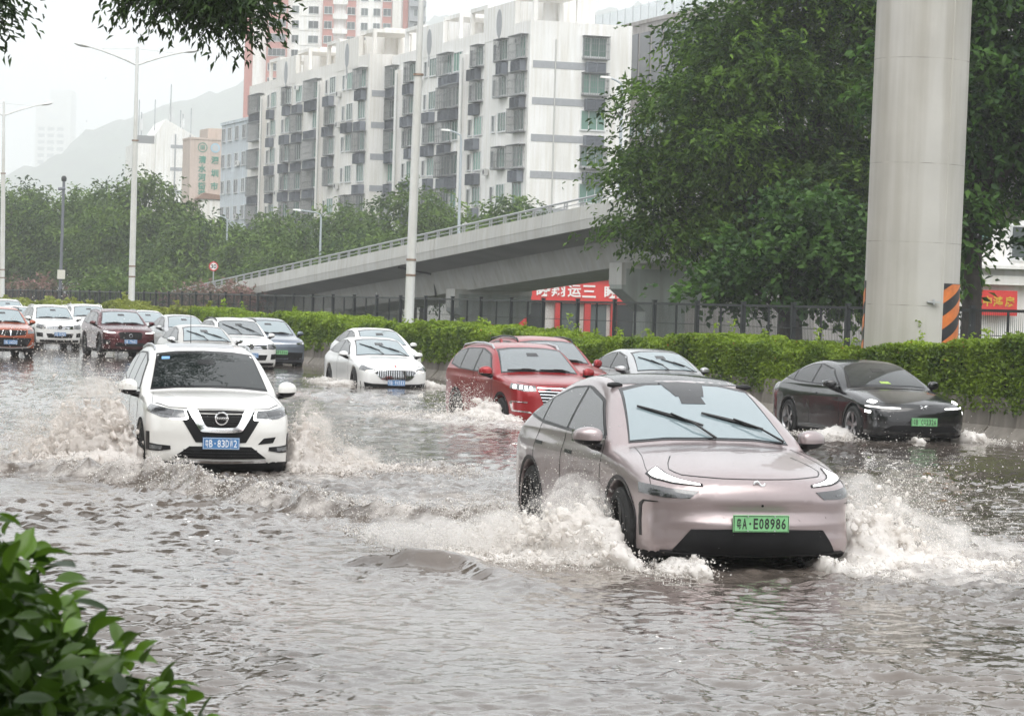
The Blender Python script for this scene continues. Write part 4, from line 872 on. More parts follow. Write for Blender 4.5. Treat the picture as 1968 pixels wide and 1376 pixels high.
def surface_nets(F, org, h):
    ins = F < 0; nx, ny, nz = F.shape; c = ins[:-1, :-1, :-1].astype(np.int8)
    S = np.zeros((nx - 1, ny - 1, nz - 1), np.int8)
    for dx in (0, 1):
        for dy in (0, 1):
            for dz in (0, 1): S += ins[dx:nx - 1 + dx, dy:ny - 1 + dy, dz:nz - 1 + dz]
    act = np.argwhere((S > 0) & (S < 8)); idx = -np.ones(S.shape, np.int64); idx[tuple(act.T)] = np.arange(len(act))
    acc = np.zeros((len(act), 3)); cnt = np.zeros(len(act)); i, j, k = act.T
    for ax in range(3):
        o1, o2 = [q for q in range(3) if q != ax]
        for a in (0, 1):
            for b in (0, 1):
                c0 = [0, 0, 0]; c0[o1] = a; c0[o2] = b; c1 = list(c0); c1[ax] = 1
                f0 = F[i + c0[0], j + c0[1], k + c0[2]]; f1 = F[i + c1[0], j + c1[1], k + c1[2]]
                x = (f0 < 0) != (f1 < 0); t = np.where(x, f0 / np.where(x, f0 - f1, 1), 0)
                p = np.zeros((len(act), 3)); p[:, o1] = a; p[:, o2] = b; p[:, ax] = t
                acc += p * x[:, None]; cnt += x
    V = (act + acc / np.maximum(cnt, 1)[:, None]) * h + org
    faces = []
    for ax in range(3):
        sl0 = [slice(None)] * 3; sl1 = [slice(None)] * 3; sl0[ax] = slice(0, -1); sl1[ax] = slice(1, None)
        A = ins[tuple(sl0)]; B = ins[tuple(sl1)]; e = np.argwhere(A != B); o1, o2 = (ax + 1) % 3, (ax + 2) % 3
        ok = (e[:, o1] > 0) & (e[:, o2] > 0) & (e[:, o1] < F.shape[o1] - 1) & (e[:, o2] < F.shape[o2] - 1); e = e[ok]
        q = []
        for (a, b) in ((1, 1), (0, 1), (0, 0), (1, 0)):
            g = e.copy(); g[:, o1] -= a; g[:, o2] -= b; q.append(idx[tuple(g.T)])
        Q = np.stack(q, 1); fl = A[tuple(e.T)]; Q = np.where(fl[:, None], Q, Q[:, ::-1]); faces.append(Q)
    return V, np.concatenate(faces)

class Car:
    def __init__(s, label, u, n, zb, yaw, P, group=None):
        s.P = P; s.k = P.get('k', (1, 1, 1)); s.root = empty(P.get('name', 'car'), W(u, n, zb)); s.root.rotation_euler = (0, 0, ROADZ + RAD(yaw)); tag(s.root, label, P.get('cat', 'car'), group)
        s.w, s.L, s.H = P['w'], P['L'], P['H']; s.body_mesh()
    def f(s, x, y, z):
        P = s.P; ax = np.abs(x); r = ax / s.w
        fr = np.clip(1 - y / (0.42 * s.L), 0, 1); re = np.clip((y - 0.55 * s.L) / (0.45 * s.L), 0, 1)
        yw = y - P.get('bow', .22) * r ** P.get('bowp', 2.6) * np.minimum(1, fr * 1.4) + P.get('rbow', .2) * r ** 2.4 * re
        zl = z + P.get('lcrown', .06) * r ** 2.2
        d = poly_sdf(yw, zl, s.lo); d = smax(d, poly_sdf(ax, z, s.seclo), P.get('kl', .10))
        d = smax(d, poly_sdf(ax, y, s.plan), P.get('kp', .12))
        yu = y - P.get('ubow', .14) * r ** 2.2 * fr + 0.10 * r ** 2.2 * re
        zu = z + P.get('crown', .07) * r ** 2.0
        du = smax(poly_sdf(yu, zu, s.up), poly_sdf(ax, z, s.secup), P.get('ku', .09))
        d = smin(d, du, P.get('kj', .035))
        for (yc, R) in ((P['axf'], P['wr'] + P.get('gap', .05)), (P['axr'], P['wr'] + P.get('gap', .05))):
            c = np.maximum(np.hypot(y - yc, z - P['wr']) - R, (s.w - .34) - ax); d = smax(d, -c, .02)
        for (bx, by, bz, rx, ry, rz_, dep) in P.get('dents', []):
            d = d + dep * np.exp(-(((ax - bx) / rx) ** 2 + ((y - by) / ry) ** 2 + ((z - bz) / rz_) ** 2))
        return d
    def body_mesh(s):
        P = s.P; h = P.get('res', .04)
        s.lo = chaikin(P['lo'], 2); s.up = chaikin(P['up'], 2); s.plan = chaikin([(-1, P['plan'][0][1])] + P['plan'] + [(-1, P['plan'][-1][1])], 1)
        s.seclo = chaikin([(-1, P['seclo'][0][1])] + P['seclo'] + [(-1, P['seclo'][-1][1])], 1); s.secup = chaikin([(-1, .3)] + P['secup'] + [(-1, P['secup'][-1][1])], 1)
        xs = (np.arange(int((s.w + .1) / h) + 1) + 0.5) * h; ys = np.arange(-.12, s.L + .14, h); zs = np.arange(.1, s.H + .12, h)
        X, Y, Z = np.meshgrid(xs, ys, zs, indexing='ij'); F = s.f(X, Y, Z); F = np.concatenate([F[::-1], F], 0)
        V, Q = surface_nets(F, np.array([-xs[-1], ys[0], zs[0]]), h)
        e = 1e-3
        for it in range(3):
            f0 = s.f(*V.T); g = np.stack([(s.f(V[:, 0] + e * (a == 0), V[:, 1] + e * (a == 1), V[:, 2] + e * (a == 2)) - f0) / e for a in range(3)], 1)
            st = f0[:, None] * g / np.maximum((g * g).sum(1, keepdims=True), .09); st = np.clip(st, -h * .6, h * .6)
            if it < 2: V = V - st
        nrm = g / (np.linalg.norm(g, axis=1, keepdims=True) + 1e-9)
        s.V, s.Q = V, Q
        o = mesh_obj('body', V, Q, [P['paint'], M_matte], s.root, True)
        c = V[Q].mean(1); ms = np.zeros(len(Q), np.int32)
        for yc in (P['axf'], P['axr']): ms[(np.hypot(c[:, 1] - yc, c[:, 2] - P['wr']) < P['wr'] + P.get('gap', .05) - .005) | ((np.hypot(c[:, 1] - yc, c[:, 2] - P['wr']) < P['wr'] + .08) & (np.abs(c[:, 0]) < s.w - .25))] = 1
        ms[c[:, 2] < P.get('skirt', .2)] = 1
        if 'skirtf' in P: ms[(c[:, 2] < P['skirtf']) & (c[:, 1] < .5)] = 1
        o.data.polygons.foreach_set('material_index', ms)
        try: o.data.normals_split_custom_set_from_vertices([tuple(q) for q in nrm])
        except Exception: pass
        s.body = o; s.bvh = BVHTree.FromPolygons([tuple(v) for v in V], [tuple(q) for q in Q])
    def cast(s, a, b, view, sgn=1):
        kx, ky, kz = s.k
        a, b = (a * ky, b * kz) if view == 'side' else ((a * kx, b * ky) if view == 'top' else (a * kx, b * kz))
        if view == 'front':
            if b < .645 * s.H and abs(a) > .5 * s.w:          # wrap round the front corner instead of streaking along the flank
                r_ = abs(a) / s.w; ph = RAD(52) * min(1.0, (r_ - .5) / .5) ** 1.2; d = Vector((-math.copysign(math.sin(ph), a), math.cos(ph), 0)); o = Vector((a, s.P.get('bow', .22) * r_ ** s.P.get('bowp', 2.6) + .2 * max(0, (r_ - .8) / .2) ** 2, b)) - d * 2
            else: o, d = Vector((a, -2, b)), Vector((0, 1, 0))
        elif view == 'side': o, d = Vector((2 * sgn, a, b)), Vector((-sgn, 0, 0))
        elif view == 'rear': o, d = Vector((a, s.L + 2, b)), Vector((0, -1, 0))
        else: o, d = Vector((a, b, 4)), Vector((0, 0, -1))
        p, nr, i, dist = s.bvh.ray_cast(o, d)
        if p is None:
            q = o + d * 2.2; p, nr, i, dist = s.bvh.find_nearest(q)
        if nr.dot(d) > 0: nr = -nr
        return p, nr
    def strip(s, name, lo, hi, m, view='front', off=.006, N=10, M=3, parent=None, sgn=1, skirt=.02, sm=True):
        """a raised patch laid on the body between two polylines given in the front, side or top view"""
        def res(pl, k):
            pl = np.asarray(pl, float)
            if len(pl) == k: return pl
            l = np.r_[0, np.cumsum(np.hypot(*np.diff(pl, axis=0).T))]; t = np.linspace(0, l[-1], k); return np.stack([np.interp(t, l, pl[:, 0]), np.interp(t, l, pl[:, 1])], 1)
        A, B = res(lo, N), res(hi, N); V = []; U = []
        for j in range(M):
            t = j / (M - 1.0)
            for i in range(N):
                a, b = A[i] * (1 - t) + B[i] * t; p, nr = s.cast(a, b, view, sgn); V.append(p + nr * off); U.append(p - nr * skirt)
        nv = len(V); F = [(j * N + i, j * N + i + 1, (j + 1) * N + i + 1, (j + 1) * N + i) for j in range(M - 1) for i in range(N - 1)]
        rim = [i for i in range(N)] + [j * N + N - 1 for j in range(1, M)] + [(M - 1) * N + i for i in range(N - 2, -1, -1)] + [j * N for j in range(M - 2, 0, -1)]
        F += [(rim[i], rim[(i + 1) % len(rim)], rim[(i + 1) % len(rim)] + nv, rim[i] + nv) for i in range(len(rim))]
        # face outwards
        a, b, c = V[F[0][0]], V[F[0][1]], V[F[0][2]]; p, nr = s.cast(*(A[0] * .5 + B[0] * .5), view, sgn)
        if (b - a).cross(c - a).dot(nr) < 0: F = [tuple(reversed(q)) for q in F]
        o = mesh_obj(name, V + U, F, m, parent or s.root, sm)
        if sm:
            try: o.data.set_sharp_from_angle(angle=RAD(35))
            except Exception: pass
        return o
    def both(s, name, lo, hi, m, view='front', **k):
        if view == 'side': return [s.strip(name, lo, hi, m, view, sgn=q, **k) for q in (1, -1)]
        return [s.strip(name, [(q * a, b) for a, b in lo], [(q * a, b) for a, b in hi], m, view, **k) for q in (1, -1)]
    def line(s, name, pts, m, view='front', wd=.006, off=.003, N=16, sgn=1, parent=None):
        P = np.asarray(pts, float); d = np.gradient(P, axis=0); nn = np.stack([-d[:, 1], d[:, 0]], 1); nn /= np.linalg.norm(nn, axis=1, keepdims=True) + 1e-9
        return s.strip(name, P - nn * wd, P + nn * wd, m, view, off=off, N=max(N, len(P)), M=2, sgn=sgn, parent=parent, skirt=.006)
    def wheels(s, rimmat=None, spokes=5, steer=0):
        P = s.P; r = P['wr']; rimmat = rimmat or M_rim
        rr = r * P.get('rimk', .70); tw = .22
        if True:
            ty = MB(); ty.lathe([(rr - .01, -.02), (rr, -.0), (r * .93, .0), (r * .985, .018), (r, .05), (r, tw - .05), (r * .985, tw - .02), (r * .92, tw), (rr, tw)], 40, 'x')
            rm_ = MB(); rm_.lathe([(rr, .0), (rr * .97, .012), (rr * .93, .03), (rr * .9, .16)], 36, 'x'); rm_.lathe([(0, .02), (.055, .02), (.06, .04), (.06, .1)], 14, 'x')
            for k in range(spokes):
                a = 2 * math.pi * k / spokes
                for da in ((-.14, .14) if P.get('twin', True) else (0,)):
                    t0, t1 = a + da * .4, a + da
                    wd0, wd1 = .018, .026
                    def pt(t, rad, side, x): return (x, rad * math.cos(t) - side * math.sin(t), rad * math.sin(t) + side * math.cos(t))
                    vs = [pt(t0, .05, -wd0, .025), pt(t0, .05, wd0, .025), pt(t1, rr * .94, wd1, .012), pt(t1, rr * .94, -wd1, .012), pt(t0, .05, -wd0, .07), pt(t0, .05, wd0, .07), pt(t1, rr * .94, wd1, .05), pt(t1, rr * .94, -wd1, .05)]
                    rm_.add(vs, [(0, 1, 2, 3), (0, 4, 5, 1), (1, 5, 6, 2), (2, 6, 7, 3), (3, 7, 4, 0)])
            bk = MB(); bk.lathe([(0, .12), (rr * .92, .12)], 24, 'x'); bk.lathe([(.05, .10), (rr * .72, .10), (rr * .72, .115)], 24, 'x')
            tme, rme_, bme = ty.mesh('tyre', M_tyre, True), rm_.mesh('rim', rimmat, True), bk.mesh('brake_disc', M_matte, True)
            for me in (tme, rme_):
                try: me.set_sharp_from_angle(angle=RAD(35))
                except Exception: pass
        for yc, st in ((P['axf'], steer), (P['axr'], 0)):
            for sg in (-1, 1):
                e = bpy.data.objects.new('wheel', None); link(e, s.root); e.location = (sg * (s.w - P.get('tuck', .035)), yc, r); e.rotation_euler = (0.3 * yc, 0, (math.pi if sg > 0 else 0) + RAD(st))
                shared('tyre', tme, e); shared('rim', rme_, e); shared('brake_disc', bme, e)
    def mirror(s, y, z, m, sx=.11, sy=.075, sz=.075, out=.12, arm_z=-.05, low=M_trim):
        for sg in (-1, 1):
            p, nr = s.cast(y, z, 'side', sg); x0 = abs(p.x)
            root = bpy.data.objects.new('mirror', None); link(root, s.root)
            for part, zlo, mm in (('housing', -.35, m), ('housing_base', -1, low)):
                mb = MB(); nu, nvv = 16, 10; vs = []
                for j in range(nvv + 1):
                    ph = -math.pi / 2 + math.pi * j / nvv
                    for i in range(nu):
                        th = 2 * math.pi * i / nu
                        def pw(t, e): return math.copysign(abs(t) ** e, t)
                        X = pw(math.cos(ph), .75) * pw(math.cos(th), .75); Yq = pw(math.cos(ph), .75) * pw(math.sin(th), .75); Zq = pw(math.sin(ph), .75)
                        if part == 'housing': Zq = max(Zq, zlo)
                        else: Zq = min(Zq * .96, zlo + .62); X *= .95; Yq *= .95
                        tp = 1 - .22 * max(0, X * 1) ; vs.append((sg * (x0 + out + X * sx), y - .02 + Yq * sy + X * .03, z + .05 + Zq * sz * tp))
                mb.add(vs, [(j * nu + i, j * nu + (i + 1) % nu, (j + 1) * nu + (i + 1) % nu, (j + 1) * nu + i) for j in range(nvv) for i in range(nu)]); 
                if sg < 0: mb.f = [tuple(reversed(q)) for q in mb.f]
                mb.build(part, mm, root, True)
            mb = MB(); mb.tube([(sg * (x0 - .02), y + .02, z + arm_z), (sg * (x0 + out * .6), y, z + arm_z + .02), (sg * (x0 + out), y, z)], [.04, .032, .03], 8); mb.build('stalk', low, root, True)
            mb = MB(); g = [(sg * (x0 + out + a * sx * .86), y - .02 + sy * .98 + a * .03, z + .05 + b * sz * .8) for a, b in ((-1, -.7), (1, -.7), (1, .8), (-1, .8))]; mb.add(g, [(0, 1, 2, 3)] if sg > 0 else [(3, 2, 1, 0)]); mb.build('mirror_glass', M_chrome, root)
    def plate(s, txt, z, kind='b', x=0.0, tilt=0.0, lift=.02):
        wd, ht = ((.48, .14) if kind == 'g' else (.44, .14)); z = z * s.k[2]; y0 = min(s.cast((x + a) / s.k[0], (z + b) / s.k[2], 'front')[0].y for a in (-wd / 2, 0, wd / 2) for b in (-ht / 2, ht / 2)) - lift
        e = bpy.data.objects.new('license_plate', None); link(e, s.root); e.location = (x, y0, z); e.rotation_euler = (RAD(tilt), 0, 0)
        mb = MB(); mb.box(-wd / 2, wd / 2, -.006, .012, -ht / 2, ht / 2); mb.build('panel', M_plate_g if kind == 'g' else M_plate_b, e, bevel=.004)
        fg = M_platek if kind == 'g' else M_platew
        mb = MB(); t = .004; a, b = wd / 2 - .006, ht / 2 - .006
        mb.box(-a, a, -.009, -.006, b - t, b); mb.box(-a, a, -.009, -.006, -b, -b + t); mb.box(-a, -a + t, -.009, -.006, -b + t, b - t); mb.box(a - t, a, -.009, -.006, -b + t, b - t); mb.build('border', fg, e)
        for sx_ in (-.115, .115):
            for sz_ in (-.058, .058):
                q = MB(); q.tube([(sx_, -.006, sz_), (sx_, -.014, sz_)], .006, 8); q.build('screw', M_satin, e)
        n = len(txt); sp = (wd - .05) / n
        for i, ch in enumerate(txt):
            if ch == ' ': continue
            v, f = text_mesh(ch, .115, .001, .0014 if kind == 'b' else .0022)
            if not len(v): continue
            hh = v[:, 1].max() - v[:, 1].min(); ww = v[:, 0].max() - v[:, 0].min()
            if ch == '·': kx = kz = 1.0
            else: kz = .088 / max(hh, 1e-3); kx = min(sp * (.80 if ch != '1' else .45), .056 if ch in 'WM' else .047) / max(ww, 1e-3)
            cx = -wd / 2 + .025 + sp * (i + .5)
            mesh_obj('character', [(cx + a * kx, -.0075 - c, b * kz) for a, b, c in v], f, fg, e)
    def glaze(s, side_panes, ws, gm, frit=True, roofglass=None, inset=.03):
        """windshield from a front-view outline, side panes from side-view outlines"""
        lo, hi = ws
        if frit: s.strip('windshield_surround', [(-a, b) for a, b in lo[::-1]][:-1] + list(lo), [(-a, b) for a, b in hi[::-1]][:-1] + list(hi), M_frit, off=.004, N=25, M=8)
        k = inset; lo2 = [(a * (1 - k * 1.1), b + k * .75) for a, b in lo]; hi2 = [(a * (1 - k * 1.4), b - k * 1.1) for a, b in hi]
        s.strip('windshield', [(-a, b) for a, b in lo2[::-1]][:-1] + list(lo2), [(-a, b) for a, b in hi2[::-1]][:-1] + list(hi2), gm, off=.009, N=25, M=8)
        zt = min(b for a, b in hi2); s.strip('interior_mirror', [(-.11, zt - .095), (.11, zt - .095)], [(-.10, zt - .035), (.10, zt - .035)], M_frit, off=.0125, N=6, M=3)
        for lo, hi in side_panes: s.both('side_window', lo, hi, G_tint, 'side', off=.006, N=12, M=6, skirt=.015)
    def wipers(s, arms):
        """each arm: pivot and blade ends in the front view"""
        for (pv, b0, b1) in arms:
            e = bpy.data.objects.new('wiper', None); link(e, s.root); mid = ((b0[0] + b1[0]) / 2, (b0[1] + b1[1]) / 2)
            def on(q, o): p, nr = s.cast(q[0], q[1], 'front'); return p + nr * o
            mb = MB(); mb.tube([on(pv, .02), on(((pv[0] + mid[0]) / 2, (pv[1] + mid[1]) / 2), .055), on(mid, .045)], [.011, .009, .008], 6); mb.build('wiper_arm', M_trim, e)
            mb = MB(); mb.tube([on((b0[0] + (b1[0] - b0[0]) * t, b0[1] + (b1[1] - b0[1]) * t), .022) for t in (0, .25, .5, .75, 1)], [.010, .015, .018, .015, .010], 6); mb.build('wiper_blade', M_trim, e)
    def rails(s, y0, y1, x, m, h=.045, r=.016):
        for sg in (-1, 1):
            pts = []
            for t in (0, .06, .3, .6, .94, 1):
                y = y0 + (y1 - y0) * t; p, nr = s.cast(sg * x, y, 'top'); pts.append(p + Vector((0, 0, -.005 if t in (0, 1) else h)))
            mb = MB(); mb.tube(pts, r, 8); mb.build('roof_rail', m, s.root, True)
    def badge_ring(s, z, r, m=None, bar=False, emblem=None, y_off=.015):
        p, nr = s.cast(0, z, 'front'); y = p.y - y_off; e = bpy.data.objects.new('badge', None); link(e, s.root); e.location = (0, y, z * s.k[2]); m = m or M_chrome
        mb = MB(); seg = 28; R, q = r, r * .16; vs = []
        for k in range(seg):
            a = 2 * math.pi * k / seg
            for b in range(6):
                t = 2 * math.pi * b / 6; vs.append(((R + q * math.cos(t)) * math.cos(a), q * math.sin(t) * .8, (R + q * math.cos(t)) * math.sin(a)))
        mb.add(vs, [(k * 6 + b, ((k + 1) % seg) * 6 + b, ((k + 1) % seg) * 6 + (b + 1) % 6, k * 6 + (b + 1) % 6) for k in range(seg) for b in range(6)]); mb.build('ring', m, e, True)
        mb = disc(0, r * .98, .004, 24); mb.build('backing', M_trim, e)
        if bar:
            mb = MB(); mb.box(-r * 1.15, r * 1.15, -.016, .004, -r * .2, r * .2); mb.build('bar', m, e, bevel=.003)
            v, f = text_mesh(bar, r * .5, .002, .001); kx = r * 1.9 / max(v[:, 0].max() - v[:, 0].min(), 1e-3); mesh_obj('lettering', [(a * kx, -.018 - c, b) for a, b, c in v], f, M_platek, e)
        if emblem:
            for pl in emblem:
                mb = MB(); mb.tube([(a * r, -.004, b * r) for a, b in pl], r * .11, 6); mb.build('emblem', m, e)
        return e
    def shut(s, pts, view='side', wd=.003):
        if view == 'side':
            for sg in (1, -1): s.line('shut_line', pts, M_trim, 'side', wd, .0025, sgn=sg)
        else: s.line('shut_line', pts, M_trim, view, wd, .0025, N=24)
# ------------------------------------------------------------------ rose-pink electric crossover ploughing through the water
K_pink = paint('rose_pink_paint', (0.36, 0.297, 0.298), 0.5, 0.3, 1.0, 0.28)
c = Car('rose-pink electric crossover with lit slim headlights throwing up splashes in the foreground', 20.95, 9.38, -0.095, -4.9, dict(name='crossover_car', w=.965, L=4.83, H=1.62, wr=.36, axf=.92, axr=3.87, res=.032, paint=K_pink, bow=.30, bowp=2.4, lcrown=.075, crown=.085, ubow=.22, skirt=.24, rimk=.74,
    lo=[(.16, .20), (.03, .235), (-.045, .34), (-.03, .50), (-.045, .66), (.0, .80), (.13, .885), (.45, .965), (.9, 1.04), (1.35, 1.085), (2.2, 1.07), (3.2, 1.08), (4.0, 1.13), (4.55, 1.15), (4.80, 1.08), (4.86, .8), (4.80, .4), (4.6, .22), (2.4, .19)],
    up=[(1.1, .9), (1.28, 1.085), (1.72, 1.33), (2.18, 1.545), (2.62, 1.622), (3.1, 1.622), (3.6, 1.55), (4.15, 1.36), (4.62, 1.14), (4.6, .85)],
    plan=[(.78, -.1), (.90, .28), (.965, .85), (.97, 1.5), (.945, 2.4), (.955, 3.2), (.985, 3.9), (.93, 4.5), (.78, 4.95)],
    seclo=[(.83, .12), (.945, .26), (.955, .45), (.972, .68), (.965, .86), (.915, 1.0), (.80, 1.16)],
    secup=[(.93, .3), (.905, 1.02), (.80, 1.26), (.665, 1.50), (.56, 1.70)],
    dents=[(.0, -.02, .585, .80, .35, .055, .030), (.0, -.02, .475, .75, .35, .035, -.016), (.86, .25, .55, .14, .3, .12, .018), (.96, 2.2, .48, .12, .85, .16, .022)]))
S = c
S.glaze([([(1.62, 1.11), (2.2, 1.11), (2.78, 1.12)], [(1.66, 1.135), (2.15, 1.385), (2.78, 1.485)]), ([(2.85, 1.12), (3.72, 1.15)], [(2.85, 1.487), (3.3, 1.455), (3.72, 1.355)]), ([(3.76, 1.15), (4.18, 1.195)], [(3.76, 1.342), (4.18, 1.215)])],
        ([(0, 1.098), (.4, 1.092), (.72, 1.06)], [(0, 1.565), (.35, 1.548), (.585, 1.50)]), G_mist_sky, inset=.022)
S.both('window_surround', [(1.56, 1.085), (2.4, 1.085), (3.7, 1.12), (4.26, 1.175)], [(1.58, 1.12), (2.13, 1.41), (2.75, 1.51), (3.3, 1.482), (3.75, 1.372), (4.26, 1.205)], M_trim, 'side', off=.0035, N=20, M=6)
S.strip('roof_glass', [(-.56, 2.32), (0, 2.18), (.56, 2.32)], [(-.52, 3.7), (0, 3.85), (.52, 3.7)], M_frit, 'top', off=.004, N=13, M=8)
S.strip('sensor_housing', [(-.13, 1.44), (.13, 1.44)], [(-.20, 1.548), (.20, 1.548)], M_frit, off=.012, N=8, M=4)
for sg in (-1, 1):                                             # roof-edge sensor pods
    p, nr = S.cast(sg * .60, 2.26, 'top'); mb = MB(); mb.lathe([(0, -.095), (.028, -.085), (.042, -.03), (.042, .04), (.026, .09), (0, .1)], 12, 'x'); mb.v = [(x * .75 + p.x, y * .7 + p.y, z * .6 + p.z + .016) for x, y, z in mb.v]; mb.build('roof_sensor', M_trim, S.root, True)
S.wipers([((.05, 1.10), (-.52, 1.345), (-.02, 1.20)), ((.68, 1.075), (.02, 1.30), (.53, 1.175))])
S.mirror(1.62, 1.05, K_pink, sx=.125, sy=.09, sz=.085, out=.14)
S.wheels(M_darkrim, 5, steer=-2)
S.both('daytime_light', [(.485, .786), (.70, .803), (.86, .832), (.905, .858)], [(.485, .796), (.66, .826), (.80, .861), (.90, .902)], M_drl, off=.012, N=14, M=4)
S.both('daytime_light_bezel', [(.465, .779), (.70, .793), (.87, .822), (.92, .855)], [(.465, .799), (.655, .834), (.795, .870), (.91, .912)], M_trim, off=.006, N=14, M=4)
for o in S.both('headlight', [(.575, .682), (.75, .684), (.925, .71)], [(.50, .742), (.72, .757), (.935, .79)], M_lampdark, off=.006, N=12, M=4): 
    pass
S.both('headlight_lens', [(.70, .705), (.86, .715)], [(.70, .716), (.86, .732)], M_lampglass, off=.010, N=8, M=3)
S.both('air_curtain', [(.898, .36), (.908, .50), (.908, .60), (.89, .640), (.80, .645)], [(.915, .36), (.926, .50), (.926, .62), (.895, .656), (.80, .650)], M_trim, off=.004, N=22, M=3)
S.strip('lower_intake', [(-.69, .262), (-.45, .248), (0, .238), (.45, .248), (.69, .262)], [(-.56, .435), (0, .447), (.56, .435)], M_matte, off=.014, N=21, M=6)
S.strip('lower_lip', [(-.78, .248), (0, .222), (.78, .248)], [(-.78, .258), (0, .232), (.78, .258)], M_trim, off=.02, N=21, M=2)
S.shut([(-.925, .985), (-.80, .90), (-.62, .862), (-.3, .845), (0, .842), (.3, .845), (.62, .862), (.80, .90), (.925, .985)], 'front', .0028)
S.shut([(.845, .25), (.80, .6), (.74, .9), (.70, 1.25)][::-1], 'top', .0025); S.shut([(-.845, .25), (-.80, .6), (-.74, .9), (-.70, 1.25)], 'top', .0025)
S.shut([(1.52, .36), (1.48, .6), (1.50, .9), (1.56, 1.085)]); S.shut([(2.82, .36), (2.84, .7), (2.82, 1.12)]); S.shut([(3.62, .62), (3.78, .85), (3.74, 1.13)]); S.shut([(1.5, .33), (3.5, .33)])
S.both('door_handle', [(2.48, .90), (2.72, .905)], [(2.48, .93), (2.72, .935)], M_trim, 'side', off=.004, N=6, M=2); S.both('door_handle', [(3.52, .93), (3.74, .935)], [(3.52, .96), (3.74, .965)], M_trim, 'side', off=.004, N=6, M=2)
S.both('sill', [(1.4, .20), (3.4, .20)], [(1.4, .285), (3.4, .285)], M_matte, 'side', off=.01, N=12, M=3)
for (yc) in (.92, 3.87): S.both('arch_trim', [(yc + .425 * math.cos(t), .36 + .425 * math.sin(t)) for t in np.linspace(-.25, math.pi + .25, 22)], [(yc + .455 * math.cos(t), .36 + .455 * math.sin(t)) for t in np.linspace(-.25, math.pi + .25, 22)], M_trim, 'side', off=.008, N=22, M=2)
# small badge: two hooked strokes
p, nr = S.cast(0, .812, 'front'); bd = bpy.data.objects.new('badge', None); link(bd, S.root); bd.location = (0, p.y - .008, .812)
for k in (0, 1):
    pl = [(-.048, -.006), (-.040, .012), (-.020, .018), (.002, .002)] ; pl = pl if k == 0 else [(-a, -b) for a, b in pl]
    mb = MB(); mb.tube([(a, -.004, b) for a, b in pl], [.006, .010, .011, .007], 6); mb.build('stroke', M_platew, bd, True)
for (a, b, r) in ((.02, .635, .011), (-.30, .54, .01), (-.55, .56, .009), (.35, .52, .009), (.60, .54, .009)):
    p, nr = S.cast(a, b, 'front'); mb = MB(); mb.tube([p + nr * .001, p + nr * .004], r, 10); mb.build('parking_sensor', M_trim if a > 0 and a < .1 else K_pink, S.root)
S.plate('粤A·E08986', .492, 'g')
ONVO = c

# ------------------------------------------------------------------ white compact SUV with chrome V grille
K_white = paint('white_pearl_paint', (0.74, 0.73, 0.70), 0.0, 0.3)
c = Car('white compact SUV with chrome V-shaped grille throwing up splashes at left', 32.85, 7.66, -0.20, -6.6, dict(name='suv_car', cat='SUV', w=.91, L=4.67, H=1.70, wr=.36, axf=.93, axr=3.63, res=.034, paint=K_white, bow=.30, bowp=2.5, lcrown=.05, crown=.06, ubow=.17, skirt=.30, skirtf=.345,
    lo=[(.20, .22), (.06, .30), (-.03, .42), (-.03, .62), (-.03, .82), (.02, .955), (.16, 1.03), (.5, 1.09), (.95, 1.15), (1.32, 1.17), (2.2, 1.11), (3.2, 1.13), (4.2, 1.18), (4.55, 1.15), (4.68, .95), (4.70, .6), (4.6, .30), (4.4, .22), (2.4, .20)],
    up=[(1.1, 1.0), (1.30, 1.165), (1.72, 1.43), (2.08, 1.63), (2.55, 1.71), (3.2, 1.715), (3.9, 1.66), (4.3, 1.52), (4.55, 1.18), (4.5, .9)],
    plan=[(.74, -.1), (.86, .28), (.905, .8), (.915, 1.5), (.90, 2.4), (.905, 3.2), (.915, 3.8), (.86, 4.4), (.72, 4.8)],
    seclo=[(.80, .12), (.89, .30), (.90, .5), (.915, .74), (.91, .92), (.87, 1.08), (.76, 1.24)],
    secup=[(.90, .3), (.865, 1.10), (.77, 1.36), (.655, 1.60), (.57, 1.80)],
    dents=[(.62, .02, .70, .3, .3, .09, -.012)]))
S = c
S.glaze([([(1.62, 1.17), (2.2, 1.17), (2.62, 1.175)], [(1.66, 1.20), (2.05, 1.47), (2.62, 1.575)]), ([(2.70, 1.175), (3.5, 1.195)], [(2.70, 1.58), (3.5, 1.565)]), ([(3.57, 1.2), (4.12, 1.27)], [(3.57, 1.56), (4.0, 1.50), (4.12, 1.40)])],
        ([(0, 1.19), (.4, 1.183), (.73, 1.155)], [(0, 1.632), (.35, 1.622), (.60, 1.59)]), G_clear, inset=.03)
S.both('window_surround', [(1.55, 1.15), (2.4, 1.15), (3.6, 1.175), (4.2, 1.25)], [(1.58, 1.19), (2.02, 1.50), (2.6, 1.60), (3.5, 1.59), (4.04, 1.525), (4.2, 1.41)], M_trim, 'side', off=.0035, N=20, M=6)
S.strip('sunroof', [(-.42, 2.35), (.42, 2.35)], [(-.42, 3.2), (.42, 3.2)], M_satin, 'top', off=.004, N=8, M=4)
S.mirror(1.55, 1.13, K_white, sx=.12, sy=.085, sz=.10, out=.15)
S.wheels(M_rim, 5)
S.rails(2.3, 4.0, .60, M_satin, h=.03)
S.strip('grille_field', [(-.30, .585), (0, .575), (.30, .585)], [(-.52, .945), (-.25, .962), (0, .965), (.25, .962), (.52, .945)], M_matte, off=.006, N=17, M=6)
for k in range(9):
    z = .725 + k * .026; s_ = .17 + (z - .72) * .42; S.strip('grille_bar', [(-s_, z), (s_, z)], [(-s_, z + .009), (s_, z + .009)], M_trim, off=.014, N=9, M=2)
